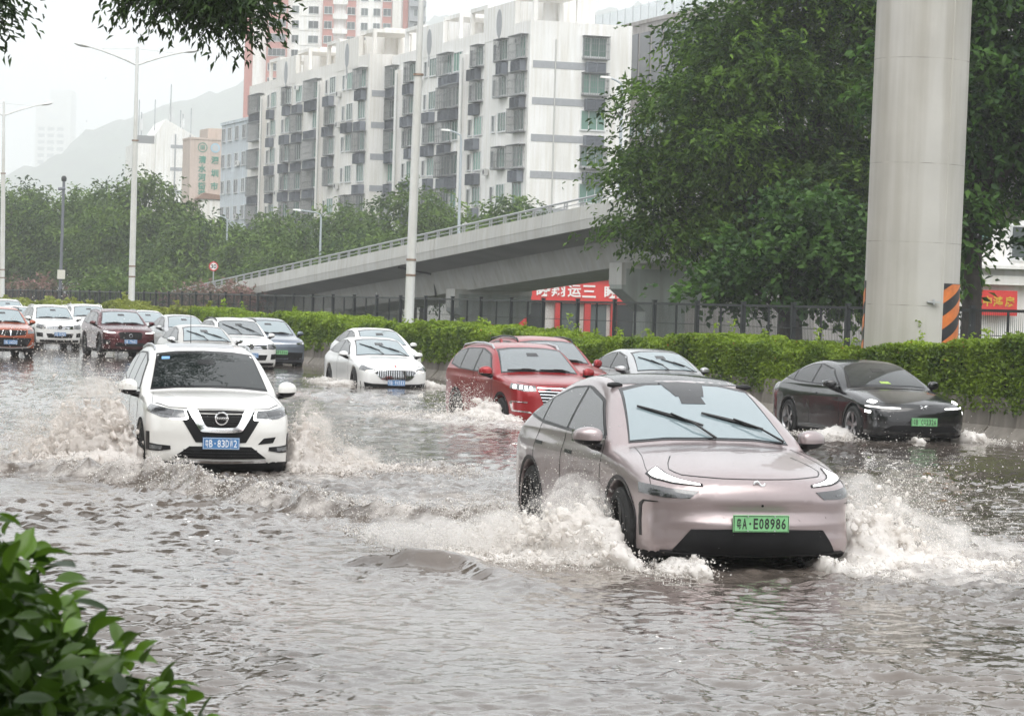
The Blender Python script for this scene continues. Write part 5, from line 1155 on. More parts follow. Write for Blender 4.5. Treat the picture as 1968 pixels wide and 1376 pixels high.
S.strip('chrome_surround', [(-.40, .962), (-.26, .735), (-.235, .708), (0, .70), (.235, .708), (.26, .735), (.40, .962)], [(-.285, .965), (-.195, .79), (-.17, .765), (0, .758), (.17, .765), (.195, .79), (.285, .965)], M_chrome, off=.03, N=31, M=4)
for hl in S.both('headlight', [(.40, .872), (.52, .858), (.70, .87), (.885, .935)], [(.43, .955), (.6, .966), (.75, .985), (.885, 1.01)], M_lampglass, off=.006, N=14, M=5): pass
S.both('headlight_reflector', [(.58, .895), (.80, .92)], [(.56, .945), (.80, .97)], M_lampdark, off=.011, N=8, M=4)
S.both('daytime_light', [(.415, .955), (.382, .862), (.41, .846), (.60, .848)], [(.437, .955), (.412, .880), (.43, .866), (.60, .860)], M_drl, off=.016, N=16, M=3)
S.both('fog_bracket', [(.815, .50), (.86, .50)], [(.815, .695), (.86, .695)], M_trim, off=.008, N=6, M=6)
S.both('fog_housing', [(.58, .492), (.72, .466), (.86, .474)], [(.585, .535), (.72, .545), (.855, .565)], M_trim, off=.010, N=10, M=3)
S.both('fog_lamp', [(.68, .485), (.80, .488)], [(.67, .53), (.80, .54)], M_lampglass, off=.016, N=6, M=3)
S.strip('lower_intake', [(-.56, .395), (0, .385), (.56, .395)], [(-.37, .535), (0, .54), (.37, .535)], M_matte, off=.006, N=17, M=5)
for z in (.42, .455, .49): S.strip('intake_slat', [(-.44, z), (.44, z)], [(-.44, z + .008), (.44, z + .008)], M_trim, off=.012, N=11, M=2)
S.strip('bumper_trim', [(-.56, .352), (0, .335), (.56, .352)], [(-.56, .378), (0, .366), (.56, .378)], M_chrome, off=.014, N=15, M=2)
S.strip('tow_cover', [(.45, .565), (.63, .585)], [(.52, .64), (.66, .655)], M_matte, off=.006, N=6, M=3)
S.badge_ring(.872, .072, bar='NISSAN', y_off=.035)
S.shut([(-.86, 1.025), (-.62, .985), (-.3, .978), (0, .978), (.3, .978), (.62, .985), (.86, 1.025)], 'front', .003)
S.shut([(-.80, .30), (-.775, .55), (-.74, .9), (-.70, 1.28)], 'top', .0025); S.shut([(.80, .30), (.775, .55), (.74, .9), (.70, 1.28)], 'top', .0025)
S.line('hood_crease', [(-.36, .14), (-.44, .5), (-.52, 1.1)], K_white, 'top', .03, .004); S.line('hood_crease', [(.36, .14), (.44, .5), (.52, 1.1)], K_white, 'top', .03, .004)
S.shut([(1.42, .40), (1.40, .7), (1.5, 1.14)]); S.shut([(2.66, .40), (2.66, 1.17)])
S.both('sill', [(1.35, .24), (3.2, .24)], [(1.35, .36), (3.2, .36)], M_matte, 'side', off=.012, N=12, M=3)
for (yc) in (.93, 3.63): S.both('arch_trim', [(yc + .425 * math.cos(t), .36 + .425 * math.sin(t)) for t in np.linspace(-.2, math.pi + .2, 22)], [(yc + .475 * math.cos(t), .36 + .475 * math.sin(t)) for t in np.linspace(-.2, math.pi + .2, 22)], M_matte, 'side', off=.010, N=22, M=2)
p, nr = S.cast(0, 3.75, 'top'); mb = MB(); mb.tube([p, p + Vector((0, .12, .55))], [.006, .003], 6); mb.build('aerial', M_trim, S.root)
mb = MB(); q = S.cast(-.66, 1.565, 'front')[0]; mb.box(-.60, -.51, q.y + .30, q.y + .31, 1.50, 1.53)
S.strip('sticker', [(-.55, 1.515), (-.45, 1.52)], [(-.545, 1.545), (-.445, 1.55)], mat('blue_sticker', (.2, .4, .7), .5), off=.012, N=4, M=2)
S.plate('粤B·83DW2', .575, 'b', lift=.03)
NISSAN = c
# ------------------------------------------------------------------ the rest of the traffic, built on a sedan or an SUV shape
SEDAN = dict(L=4.9, w=.92, H=1.47, axf=.95, axr=3.80,
    lo=[(.16, .18), (.04, .24), (-.03, .36), (-.03, .55), (.0, .70), (.1, .785), (.4, .87), (.9, .96), (1.4, 1.015), (2.3, .99), (3.4, 1.0), (4.2, 1.05), (4.7, 1.07), (4.90, .98), (4.94, .7), (4.86, .4), (4.6, .22), (2.4, .18)],
    up=[(1.2, .85), (1.38, 1.015), (1.85, 1.25), (2.3, 1.415), (2.75, 1.478), (3.2, 1.472), (3.7, 1.38), (4.2, 1.19), (4.5, 1.06), (4.4, .8)],
    plan=[(.72, -.1), (.85, .28), (.915, .8), (.925, 1.5), (.905, 2.4), (.91, 3.2), (.93, 3.9), (.87, 4.55), (.70, 5.0)],
    seclo=[(.80, .12), (.895, .24), (.905, .42), (.925, .64), (.915, .80), (.87, .95), (.76, 1.10)],
    secup=[(.90, .3), (.865, .95), (.765, 1.17), (.635, 1.38), (.54, 1.56)])
SUVB = dict(L=4.67, w=.91, H=1.70, axf=.93, axr=3.63, lo=NISSAN.P['lo'], up=NISSAN.P['up'], plan=NISSAN.P['plan'], seclo=NISSAN.P['seclo'], secup=NISSAN.P['secup'])
def scaled(B, L, w, H, **kw):
    kx, ky, kz = w / B['w'], L / B['L'], H / B['H']; P = dict(L=L, w=w, H=H, axf=B['axf'] * ky, axr=B['axr'] * ky, k=(kx, ky, kz), wr=.345, res=.058, bow=.27, skirt=.26, lcrown=.05)
    for q in ('lo', 'up'): P[q] = [(a * ky, b * kz) for a, b in B[q]]
    P['plan'] = [(a * kx, b * ky) for a, b in B['plan']]
    for q in ('seclo', 'secup'): P[q] = [(a * kx, b * kz) for a, b in B[q]]
    P.update(kw); return P
def wiped(S, z=1.03, up=.30):
    S.wipers([((.02, z), (-.50, z + up * .83), (-.05, z + up * .32)), ((.62, z - .02), (-.02, z + up * .72), (.44, z + up * .24))])
def sedan_cabin(S, gm, wip=True):
    S.glaze([([(1.72, 1.04), (2.3, 1.04), (2.82, 1.045)], [(1.76, 1.07), (2.25, 1.285), (2.82, 1.37)]), ([(2.90, 1.045), (3.7, 1.075)], [(2.90, 1.372), (3.3, 1.345), (3.7, 1.25)]), ([(3.75, 1.08), (4.05, 1.11)], [(3.75, 1.235), (4.05, 1.135)])],
            ([(0, 1.033), (.4, 1.028), (.70, 1.005)], [(0, 1.43), (.35, 1.418), (.56, 1.385)]), gm, inset=.025)
    S.both('window_surround', [(1.64, 1.018), (2.4, 1.018), (3.6, 1.05), (4.12, 1.095)], [(1.68, 1.06), (2.23, 1.31), (2.8, 1.395), (3.3, 1.37), (3.75, 1.26), (4.12, 1.125)], M_trim, 'side', off=.0035, N=18, M=5)
    if wip: wiped(S, 1.035, .30)
    S.shut([(1.52, .34), (1.5, .6), (1.6, 1.01)]); S.shut([(2.86, .34), (2.86, 1.04)]); S.shut([(-.86, .80), (-.6, .765), (0, .755), (.6, .765), (.86, .80)], 'front', .003)
    S.both('door_handle', [(2.55, .86), (2.75, .865)], [(2.55, .885), (2.75, .89)], S.P['paint'], 'side', off=.015, N=6, M=2)
def suv_cabin(S, gm, wip=False, rail=M_satin):
    S.glaze([([(1.62, 1.17), (2.2, 1.17), (2.62, 1.175)], [(1.66, 1.20), (2.05, 1.47), (2.62, 1.575)]), ([(2.70, 1.175), (3.5, 1.195)], [(2.70, 1.58), (3.5, 1.565)]), ([(3.57, 1.2), (4.12, 1.27)], [(3.57, 1.56), (4.0, 1.50), (4.12, 1.40)])],
            ([(0, 1.19), (.4, 1.183), (.73, 1.155)], [(0, 1.632), (.35, 1.622), (.60, 1.59)]), gm, inset=.03)
    S.both('window_surround', [(1.55, 1.15), (2.4, 1.15), (3.6, 1.175), (4.2, 1.25)], [(1.58, 1.19), (2.02, 1.50), (2.6, 1.60), (3.5, 1.59), (4.04, 1.525), (4.2, 1.41)], M_trim, 'side', off=.0035, N=18, M=5)
    if wip: wiped(S, 1.20, .36)
    else: S.wipers([((-.05, 1.19), (-.60, 1.205), (-.08, 1.215)), ((.58, 1.18), (.0, 1.215), (.52, 1.20))])
    if rail: S.rails(2.15, 4.05, .62, rail, h=.05, r=.02)
    S.shut([(1.42, .40), (1.40, .7), (1.5, 1.14)]); S.shut([(2.66, .40), (2.66, 1.17)]); S.shut([(-.86, 1.03), (-.62, .995), (0, .985), (.62, .995), (.86, 1.03)], 'front', .003)
    S.both('door_handle', [(2.38, .98), (2.58, .985)], [(2.38, 1.005), (2.58, 1.01)], S.P['paint'], 'side', off=.015, N=6, M=2)
def arches(S, m, t=.05):
    P = S.P; kz, ky = S.k[2], S.k[1]
    for yc in (P['axf'], P['axr']):
        R = P['wr'] + .06
        S.both('arch_trim', [((yc + R * math.cos(a)) / ky, (P['wr'] + R * math.sin(a)) / kz) for a in np.linspace(-.2, math.pi + .2, 18)], [((yc + (R + t) * math.cos(a)) / ky, (P['wr'] + (R + t) * math.sin(a)) / kz) for a in np.linspace(-.2, math.pi + .2, 18)], m, 'side', off=.010, N=18, M=2)

# black electric sedan beside the kerb
K_black = paint('black_paint', (0.004, 0.004, 0.005), 0.0, 0.2, 0.75, 0.015)
S = Car('black electric sedan with thin lit light bar beside the kerb at right', 42.75, 22.13, -0.12, -1.5, scaled(SEDAN, 4.78, .945, 1.445, paint=K_black, res=.040, skirt=.24, name='sedan_car', rimk=.76, wr=.345, ubow=.2))
sedan_cabin(S, G_clear, wip=False); S.mirror(1.72, .99, K_black, out=.13)
S.wheels(M_rim, 5); S.plate('粤B CQ2326', .47, 'g')
S.both('light_bar', [(.40, .688), (.7, .693), (.90, .712)], [(.40, .703), (.7, .709), (.90, .730)], M_drl, off=.012, N=12, M=2)
S.both('upper_lamp', [(.83, .765), (.90, .79)], [(.79, .80), (.885, .825)], M_drl, off=.012, N=6, M=3)
S.both('lower_lamp', [(.84, .60), (.90, .615)], [(.835, .645), (.90, .66)], M_drl, off=.012, N=6, M=3)
S.strip('bumper_panel', [(-.7, .30), (0, .28), (.7, .30)], [(-.55, .40), (0, .41), (.55, .40)], M_matte, off=.006, N=15, M=3)
S.both('corner_intake', [(.60, .36), (.84, .38)], [(.66, .45), (.86, .47)], M_lampdark, off=.008, N=8, M=3)
p, nr = S.cast(0, .715, 'front'); bd = bpy.data.objects.new('badge', None); link(bd, S.root); bd.location = (0, p.y - .008, .715)
for sg in (-1, 1):
    mb = MB(); mb.tube([(sg * .06, -.004, .022), (sg * .012, -.004, .002), (sg * .05, -.004, -.022)], [.009, .007, .008], 6); mb.build('stroke', M_chrome, bd)
# note on the dashboard behind the glass reads as a green-yellow card
S.strip('dash_card', [(-.12, 1.075), (.06, 1.07)], [(-.13, 1.11), (.03, 1.108)], mat('green_card', (.35, .5, .1), .5, var=.4, vscale=40), off=.012, N=4, M=2)

# red SUV with chrome-barred grille
K_red = paint('red_paint', (0.30, 0.006, 0.010), 0.35, 0.28, 0.6)
S = Car('red SUV with chrome-barred grille half hidden behind the pink car', 48.0, 17.55, -0.29, -0.5, scaled(SUVB, 4.75, .94, 1.70, paint=K_red, res=.040, name='suv_car', cat='SUV', wr=.36))
suv_cabin(S, G_wind); S.mirror(1.55, 1.13, K_red, sx=.12, sz=.10, out=.15); S.wheels(M_darkrim, 5); arches(S, M_matte)
for hl in S.both('headlight', [(.50, .865), (.68, .86), (.90, .91)], [(.50, .965), (.70, .975), (.90, 1.0)], M_lampglass, off=.006, N=12, M=4): pass
for k in range(4): S.both('lamp_segment', [(.56 + k * .085, .885 + k * .008), (.60 + k * .085, .885 + k * .008)], [(.57 + k * .085, .945 + k * .008), (.61 + k * .085, .945 + k * .008)], M_drl, off=.014, N=4, M=2)
S.strip('grille', [(-.36, .60), (0, .59), (.36, .60)], [(-.49, .935), (0, .955), (.49, .935)], M_matte, off=.006, N=15, M=5)
for k in range(6):
    z = .64 + k * .055; x = .37 + (z - .60) * .36; S.strip('grille_bar', [(-x, z), (0, z - .01), (x, z)], [(-x, z + .018), (0, z + .008), (x, z + .018)], M_chrome, off=.02, N=11, M=2)
S.both('fog_frame', [(.56, .47), (.86, .50), (.89, .66)], [(.60, .50), (.84, .52), (.86, .66)], M_chrome, off=.012, N=12, M=2)
S.both('fog_frame', [(.64, .655), (.88, .67)], [(.64, .672), (.88, .687)], M_chrome, off=.012, N=8, M=2)
S.strip('lower_intake', [(-.62, .36), (0, .35), (.62, .36)], [(-.5, .5), (0, .5), (.5, .5)], M_matte, off=.006, N=15, M=3)
p, nr = S.cast(0, 3.6, 'top'); mb = MB(); mb.prism([(-.02, 0), (.12, 0), (.12, .07), (.09, .075)], -.02, .02, 'x'); o = mb.build('fin_aerial', K_red, S.root); o.location = p

# second red SUV behind it
S = Car('red SUV with black roof rails seen behind the chrome-grille red SUV', 54.8, 20.35, -0.25, 0, scaled(SUVB, 4.6, .91, 1.72, paint=K_red, name='suv_car', cat='SUV', wr=.36))
suv_cabin(S, G_wind, rail=M_trim); S.mirror(1.55, 1.13, K_red, sx=.10, sz=.10, out=.15, low=K_red); S.wheels(M_darkrim, 5)
S.both('headlight', [(.52, .86), (.88, .89)], [(.52, .97), (.88, .99)], M_lampglass, off=.006, N=10, M=3); S.strip('grille', [(-.45, .66), (.45, .66)], [(-.48, .93), (.48, .93)], M_matte, off=.006, N=11, M=3)
# silver sedan behind the pink car
K_silver = paint('silver_paint', (0.47, 0.475, 0.48), 0.6, 0.3)
S = Car('silver sedan with raised wipers just behind the pink car', 54.2, 22.65, -0.2, -1.0, scaled(SEDAN, 4.75, .905, 1.47, paint=K_silver, name='sedan_car', res=.046))
sedan_cabin(S, G_mist_sky); S.mirror(1.72, .99, K_silver, out=.14); S.wheels(M_rim, 5)
S.both('headlight', [(.5, .66), (.88, .70)], [(.5, .74), (.88, .79)], M_lampglass, off=.006, N=10, M=3); S.strip('grille', [(-.4, .42), (.4, .42)], [(-.45, .68), (.45, .68)], M_matte, off=.006, N=11, M=3)

# white sedan with tall vertical-bar grille
K_white2 = paint('white_paint', (0.78, 0.78, 0.77), 0.0, 0.3)
S = Car('white sedan with wide vertical-bar grille and blue plate in mid-stream', 67.2, 20.1, -0.25, -3.0, scaled(SEDAN, 4.95, .925, 1.47, paint=K_white2, name='sedan_car', res=.042, wr=.35))
sedan_cabin(S, G_mist_sky); S.mirror(1.72, .99, K_white2, out=.14); S.wheels(M_darkrim, 5)
S.strip('grille', [(-.38, .475), (-.30, .44), (0, .435), (.30, .44), (.38, .475)], [(-.51, .62), (-.46, .675), (0, .69), (.46, .675), (.51, .62)], M_matte, off=.008, N=19, M=5)
S.strip('grille_frame', [(-.53, .63), (-.40, .47), (-.31, .43), (0, .423), (.31, .43), (.40, .47), (.53, .63)], [(-.51, .63), (-.385, .48), (-.30, .445), (0, .438), (.30, .445), (.385, .48), (.51, .63)], M_chrome, off=.014, N=25, M=2)
for k in range(-10, 11):
    x = k * .045; z1 = .685 - abs(x) ** 2 * .12; z0 = .445 + max(0, abs(x) - .28) * .55
    S.strip('grille_bar', [(x - .006, z0), (x - .006, z1)], [(x + .006, z0), (x + .006, z1)], M_chrome, off=.016, N=5, M=2)
S.both('headlight', [(.53, .66), (.72, .64), (.89, .69)], [(.53, .70), (.72, .745), (.885, .80)], M_lampglass, off=.006, N=10, M=4)
S.both('daytime_light', [(.56, .655), (.74, .645)], [(.56, .672), (.74, .662)], M_warm, off=.012, N=8, M=2)
S.strip('lower_intake', [(-.84, .27), (0, .255), (.84, .27)], [(-.86, .40), (-.6, .345), (0, .335), (.6, .345), (.86, .40)], M_matte, off=.006, N=19, M=4)
S.strip('bumper_trim', [(-.86, .225), (0, .21), (.86, .225)], [(-.86, .245), (0, .232), (.86, .245)], M_satin, off=.012, N=15, M=2)
S.plate('粤B·9X513', .375, 'b'); S.strip('hood_ornament', [(-.008, .755), (.008, .755)], [(-.015, .80), (.015, .80)], mat('red_ornament', (.5, .02, .02), .3), off=.015, N=3, M=3)
# white sedan right behind it
S = Car('white sedan tucked behind the one with vertical-bar grille', 75.6, 22.6, -0.12, -1.5, scaled(SEDAN, 4.8, .90, 1.50, paint=K_white2, name='sedan_car'))
sedan_cabin(S, G_mist_sky, wip=False); S.mirror(1.72, .99, K_white2, out=.14); S.wheels(M_rim, 5)
S.both('headlight', [(.5, .66), (.88, .70)], [(.5, .74), (.88, .79)], M_lampglass, off=.006, N=10, M=3); S.strip('grille', [(-.4, .42), (.4, .42)], [(-.45, .68), (.45, .68)], M_matte, off=.006, N=11, M=3)

# blue-grey electric SUV against the kerb
K_blue = paint('blue_grey_paint', (0.17, 0.20, 0.25), 0.5, 0.3)
S = Car('blue-grey electric SUV with green plate against the kerb', 87.6, 22.3, -0.15, -1.0, scaled(SUVB, 4.75, .94, 1.66, paint=K_blue, name='suv_car', cat='SUV', wr=.36))
suv_cabin(S, G_mist_sky, rail=None); S.mirror(1.55, 1.13, K_blue, out=.15); S.wheels(M_rim, 5); arches(S, M_matte)
S.strip('chrome_strip', [(-.80, .885), (0, .87), (.80, .885)], [(-.80, .91), (0, .897), (.80, .91)], M_chrome, off=.014, N=15, M=2)
S.both('headlight', [(.56, .845), (.86, .87)], [(.56, .93), (.88, .965)], M_lampglass, off=.006, N=10, M=3)
S.strip('lower_intake', [(-.70, .36), (0, .35), (.70, .36)], [(-.74, .60), (0, .61), (.74, .60)], M_matte, off=.006, N=15, M=4); S.plate('粤BF5326', .60, 'g')
# white SUV with two-bar grille beside it
def vw_face(S, txt):
    S.strip('grille', [(-.50, .79), (0, .78), (.50, .79)], [(-.52, .935), (0, .945), (.52, .935)], M_matte, off=.006, N=13, M=4)
    for z in (.80, .845, .905): S.strip('grille_bar', [(-.51, z), (0, z - .006), (.51, z)], [(-.51, z + .022), (0, z + .016), (.51, z + .022)], M_chrome, off=.016, N=11, M=2)
    S.badge_ring(.865, .07, emblem=[[(-.62, .72), (-.3, -.65), (0, .1), (.3, -.65), (.62, .72)], [(-.3, .85), (0, .12), (.3, .85)]], y_off=.03)
    S.both('headlight', [(.54, .80), (.70, .78), (.87, .835)], [(.54, .94), (.72, .955), (.88, .985)], M_lampglass, off=.006, N=10, M=4)
    S.both('headlight_reflector', [(.62, .82), (.80, .84)], [(.62, .90), (.80, .925)], M_lampdark, off=.011, N=7, M=3)
    S.strip('lower_intake', [(-.46, .46), (0, .45), (.46, .46)], [(-.52, .62), (0, .62), (.52, .62)], M_matte, off=.006, N=13, M=3)
    S.both('fog_panel', [(.62, .48), (.84, .50)], [(.64, .64), (.86, .66)], M_matte, off=.006, N=8, M=3)
    S.strip('skirt_panel', [(-.84, .30), (0, .28), (.84, .30)], [(-.86, .385), (0, .375), (.86, .385)], M_matte, off=.008, N=15, M=3)
    S.plate(txt, .60, 'b', lift=.025)
S = Car('white SUV with crossed-up wipers between silver sedan and blue-grey SUV', 82.3, 20.05, -0.17, -0.5, scaled(SUVB, 4.5, .905, 1.69, paint=K_white2, name='suv_car', cat='SUV'))
suv_cabin(S, G_wind, wip=True, rail=M_trim); S.mirror(1.55, 1.13, K_white2, out=.15); S.wheels(M_rim, 5); vw_face(S, '粤BS516Z'); arches(S, M_matte)
# champagne sedan behind the white SUV
K_champ = paint('champagne_paint', (0.50, 0.48, 0.45), 0.5, 0.3)
S = Car('champagne sedan with one lit amber headlight behind the V-grille SUV', 74.5, 17.25, -0.1, -0.5, scaled(SEDAN, 4.8, .89, 1.46, paint=K_champ, name='sedan_car'))
sedan_cabin(S, G_mist_sky); S.mirror(1.72, .99, M_chrome, out=.14); S.wheels(M_rim, 5)
S.both('headlight', [(.52, .66), (.88, .70)], [(.52, .75), (.88, .80)], M_lampglass, off=.006, N=10, M=3); S.both('daytime_light', [(.60, .675), (.84, .70)], [(.60, .70), (.84, .73)], M_warm, off=.012, N=8, M=2)
S.strip('grille', [(-.4, .42), (.4, .42)], [(-.45, .70), (.45, .70)], M_matte, off=.006, N=11, M=3); S.plate('粤B·52K80', .45, 'b')
p, nr = S.cast(.1, 3.6, 'top'); mb = MB(); mb.prism([(-.02, 0), (.12, 0), (.12, .07), (.09, .075)], -.02, .02, 'x'); o = mb.build('fin_aerial', K_champ, S.root); o.location = p
# silver car roof behind the white SUV
S = Car('silver car whose roof peeps out left of the white SUV', 99.8, 22.2, -0.05, 0, scaled(SEDAN, 4.6, .89, 1.52, paint=K_silver, name='sedan_car')); sedan_cabin(S, G_mist_sky, wip=False); S.wheels(M_rim, 5); S.mirror(1.72, .99, K_silver, out=.14)
# dark red SUV with mesh grille
K_dred = paint('dark_red_paint', (0.085, 0.006, 0.011), 0.35, 0.26, 0.6)
S = Car('dark red SUV with black mesh grille and lit slit headlights', 95.4, 19.0, -0.03, 0.0, scaled(SUVB, 4.74, .955, 1.66, paint=K_dred, name='suv_car', cat='SUV', wr=.385, res=.046, skirt=.30))
suv_cabin(S, G_mist_sky); S.mirror(1.55, 1.13, K_dred, out=.15); S.wheels(M_darkrim, 5); arches(S, M_matte)
S.strip('grille', [(-.34, .69), (-.25, .655), (0, .65), (.25, .655), (.34, .69)], [(-.40, .87), (-.34, .915), (0, .925), (.34, .915), (.40, .87)], M_matte, off=.008, N=15, M=4)
for k in range(-7, 8): S.strip('grille_bar', [(k * .05 - .004, .66), (k * .05 - .004, .915)], [(k * .05 + .004, .66), (k * .05 + .004, .915)], M_trim, off=.014, N=4, M=2)
S.badge_ring(.79, .055, y_off=.02)
S.both('headlight', [(.48, .87), (.68, .87), (.88, .92)], [(.48, .90), (.68, .945), (.89, .985)], M_lampglass, off=.006, N=10, M=3)
S.both('daytime_light', [(.50, .872), (.70, .876), (.84, .905)], [(.50, .892), (.70, .905), (.84, .945)], M_drl, off=.013, N=10, M=2)
S.strip('lower_intake', [(-.52, .42), (0, .41), (.52, .42)], [(-.46, .54), (0, .545), (.46, .54)], M_matte, off=.006, N=13, M=3)
S.both('corner_intake', [(.62, .46), (.86, .50)], [(.66, .63), (.88, .66)], M_matte, off=.006, N=8, M=3); S.plate('粤B·79662', .585, 'b', lift=.025)
# pale car with green plate right of it
K_pale = paint('pale_grey_paint', (0.60, 0.60, 0.59), 0.2, 0.3)
S = Car('pale grey electric car with green plate right of the dark red SUV', 107.8, 22.5, -0.02, 0, scaled(SEDAN, 4.6, .91, 1.58, paint=K_pale, name='sedan_car')); sedan_cabin(S, G_mist_sky, wip=False); S.wheels(M_rim, 5); S.mirror(1.72, .99, K_pale, out=.14)
S.both('headlight', [(.5, .68), (.88, .72)], [(.5, .76), (.88, .80)], M_lampglass, off=.006, N=10, M=3); S.plate('粤BD5328', .50, 'g'); S.badge_ring(.70, .045)
# white SUV behind the dark red SUV
S = Car('white SUV with roof rails directly behind the dark red SUV', 118.5, 22.1, -0.02, 0, scaled(SUVB, 4.6, .91, 1.72, paint=K_white2, name='suv_car', cat='SUV')); suv_cabin(S, G_mist_sky, rail=K_white2); S.wheels(M_rim, 5); S.mirror(1.55, 1.13, M_trim, out=.15)
# white SUV at left
S = Car('white SUV with two-bar grille and blue plate left of the dark red SUV', 106.8, 18.55, -0.02, 0.0, scaled(SUVB, 4.5, .905, 1.70, paint=K_white2, name='suv_car', cat='SUV', wr=.36, res=.046)); suv_cabin(S, G_mist_sky, rail=K_white2); S.mirror(1.55, 1.13, K_white2, out=.15); S.wheels(M_rim, 5); vw_face(S, '粤B·92159'); arches(S, M_matte)
# orange SUV at the left edge
K_or = paint('orange_paint', (0.42, 0.085, 0.025), 0.4, 0.3)
S = Car('orange-red SUV cut by the left edge of the picture', 91.6, 14.3, -0.03, 1.0, scaled(SUVB, 4.4, .90, 1.66, paint=K_or, name='suv_car', cat='SUV', wr=.36, res=.046, skirt=.34)); suv_cabin(S, G_mist_sky, rail=M_trim); S.mirror(1.55, 1.13, K_or, out=.15); S.wheels(M_rim, 5); arches(S, M_matte, .07)
S.strip('grille', [(-.50, .79), (0, .74), (.50, .79)], [(-.56, .94), (0, .955), (.56, .94)], M_matte, off=.006, N=13, M=4)
S.strip('emblem', [(-.012, .755), (.012, .755)], [(-.03, .93), (.03, .93)], M_chrome, off=.022, N=4, M=4)
for k in (-3, -2, 2, 3): S.strip('grille_bar', [(k * .12 - .05, .80), (k * .12 - .04, .80)], [(k * .12, .935), (k * .12 + .012, .935)], M_chrome, off=.014, N=3, M=2)
S.both('headlight', [(.58, .82), (.88, .86)], [(.58, .95), (.88, .985)], M_lampglass, off=.006, N=10, M=3)
S.strip('lower_intake', [(-.55, .40), (0, .39), (.55, .40)], [(-.72, .69), (0, .70), (.72, .69)], M_matte, off=.006, N=15, M=4)
S.strip('skid_plate', [(-.80, .50), (-.62, .36), (0, .33), (.62, .36), (.80, .50)], [(-.82, .54), (-.60, .40), (0, .37), (.60, .40), (.82, .54)], M_satin, off=.016, N=19, M=2); S.plate('粤B·A65G0', .545, 'b', lift=.025)
# more cars at the far left
S = Car('white car waiting behind the orange-red SUV', 116.0, 18.75, -0.02, 0, scaled(SEDAN, 4.7, .90, 1.58, paint=K_white2, name='sedan_car')); sedan_cabin(S, G_mist_sky, wip=False); S.wheels(M_rim, 5); S.mirror(1.72, .99, K_white2, out=.14)
S = Car('grey SUV farthest back at the left edge', 139, 21.8, -0.02, 0, scaled(SUVB, 4.6, .92, 1.80, paint=K_pale, name='suv_car', cat='SUV')); suv_cabin(S, G_mist_sky, rail=M_trim); S.wheels(M_rim, 5); S.mirror(1.55, 1.13, K_pale, out=.15)
S = Car('silver sedan between the two far left white cars', 128.5, 19.6, -0.02, 0, scaled(SEDAN, 4.7, .90, 1.50, paint=K_silver, name='sedan_car')); sedan_cabin(S, G_mist_sky, wip=False); S.wheels(M_rim, 5); S.mirror(1.72, .99, K_silver, out=.14)
S = Car('white sedan showing between the white SUV and dark red SUV', 126.5, 22.3, -0.02, 0, scaled(SEDAN, 4.7, .90, 1.52, paint=K_white2, name='sedan_car')); sedan_cabin(S, G_mist_sky, wip=False); S.wheels(M_rim, 5); S.mirror(1.72, .99, K_white2, out=.14)
# ================================================================== SPLASHES, FOREGROUND, AIR
def splash_mat(name, col):
    m, n, p = newmat(name); L = n.links.new
    p.inputs['Base Color'].default_value = tuple(col) + (1,); p.inputs['Roughness'].default_value = .22; p.inputs['IOR'].default_value = 1.33
    tr = n.nodes.new('ShaderNodeBsdfTranslucent'); tr.inputs['Color'].default_value = tuple(min(1, c * 1.08) for c in col) + (1,)
    mx = n.nodes.new('ShaderNodeMixShader'); mx.inputs[0].default_value = .45; L(p.outputs[0], mx.inputs[1]); L(tr.outputs[0], mx.inputs[2]); L(mx.outputs[0], n.nodes['Material Output'].inputs['Surface'])
    return m
M_spw = splash_mat('white_spray', (0.93, 0.90, 0.87)); M_spb = splash_mat('muddy_spray', (0.84, 0.80, 0.765))
OCT = np.array([(.94, 0, -.33), (-.47, .82, -.33), (-.47, -.82, -.33), (0, 0, 1)], float) * 1.15
OCF = np.array([(0, 2, 1), (0, 1, 3), (1, 2, 3), (2, 0, 3)])
def drops(name, P, R, V, m, label, r):
    """water drops as small stretched tetrahedra: centres P, radii R, flight direction V"""
    n = len(P); d = V / (np.linalg.norm(V, axis=1, keepdims=True) + 1e-9); a = np.cross(d, r.normal(size=(n, 3))); a /= np.linalg.norm(a, axis=1, keepdims=True) + 1e-9; b = np.cross(d, a)
    st = 1 + 1.2 * r.random(n) ** 2; v = np.empty((n, 4, 3))
    for i, (x, y, z) in enumerate(OCT): v[:, i] = P + (a * x + b * y + d * z * st[:, None]) * R[:, None]
    f = (np.arange(n)[:, None, None] * 4 + OCF[None]).reshape(-1, 3)
    o = mesh_obj(name, v.reshape(-1, 3), f, m, None, smooth=True); tag(o, label, None, None, 'stuff'); return o
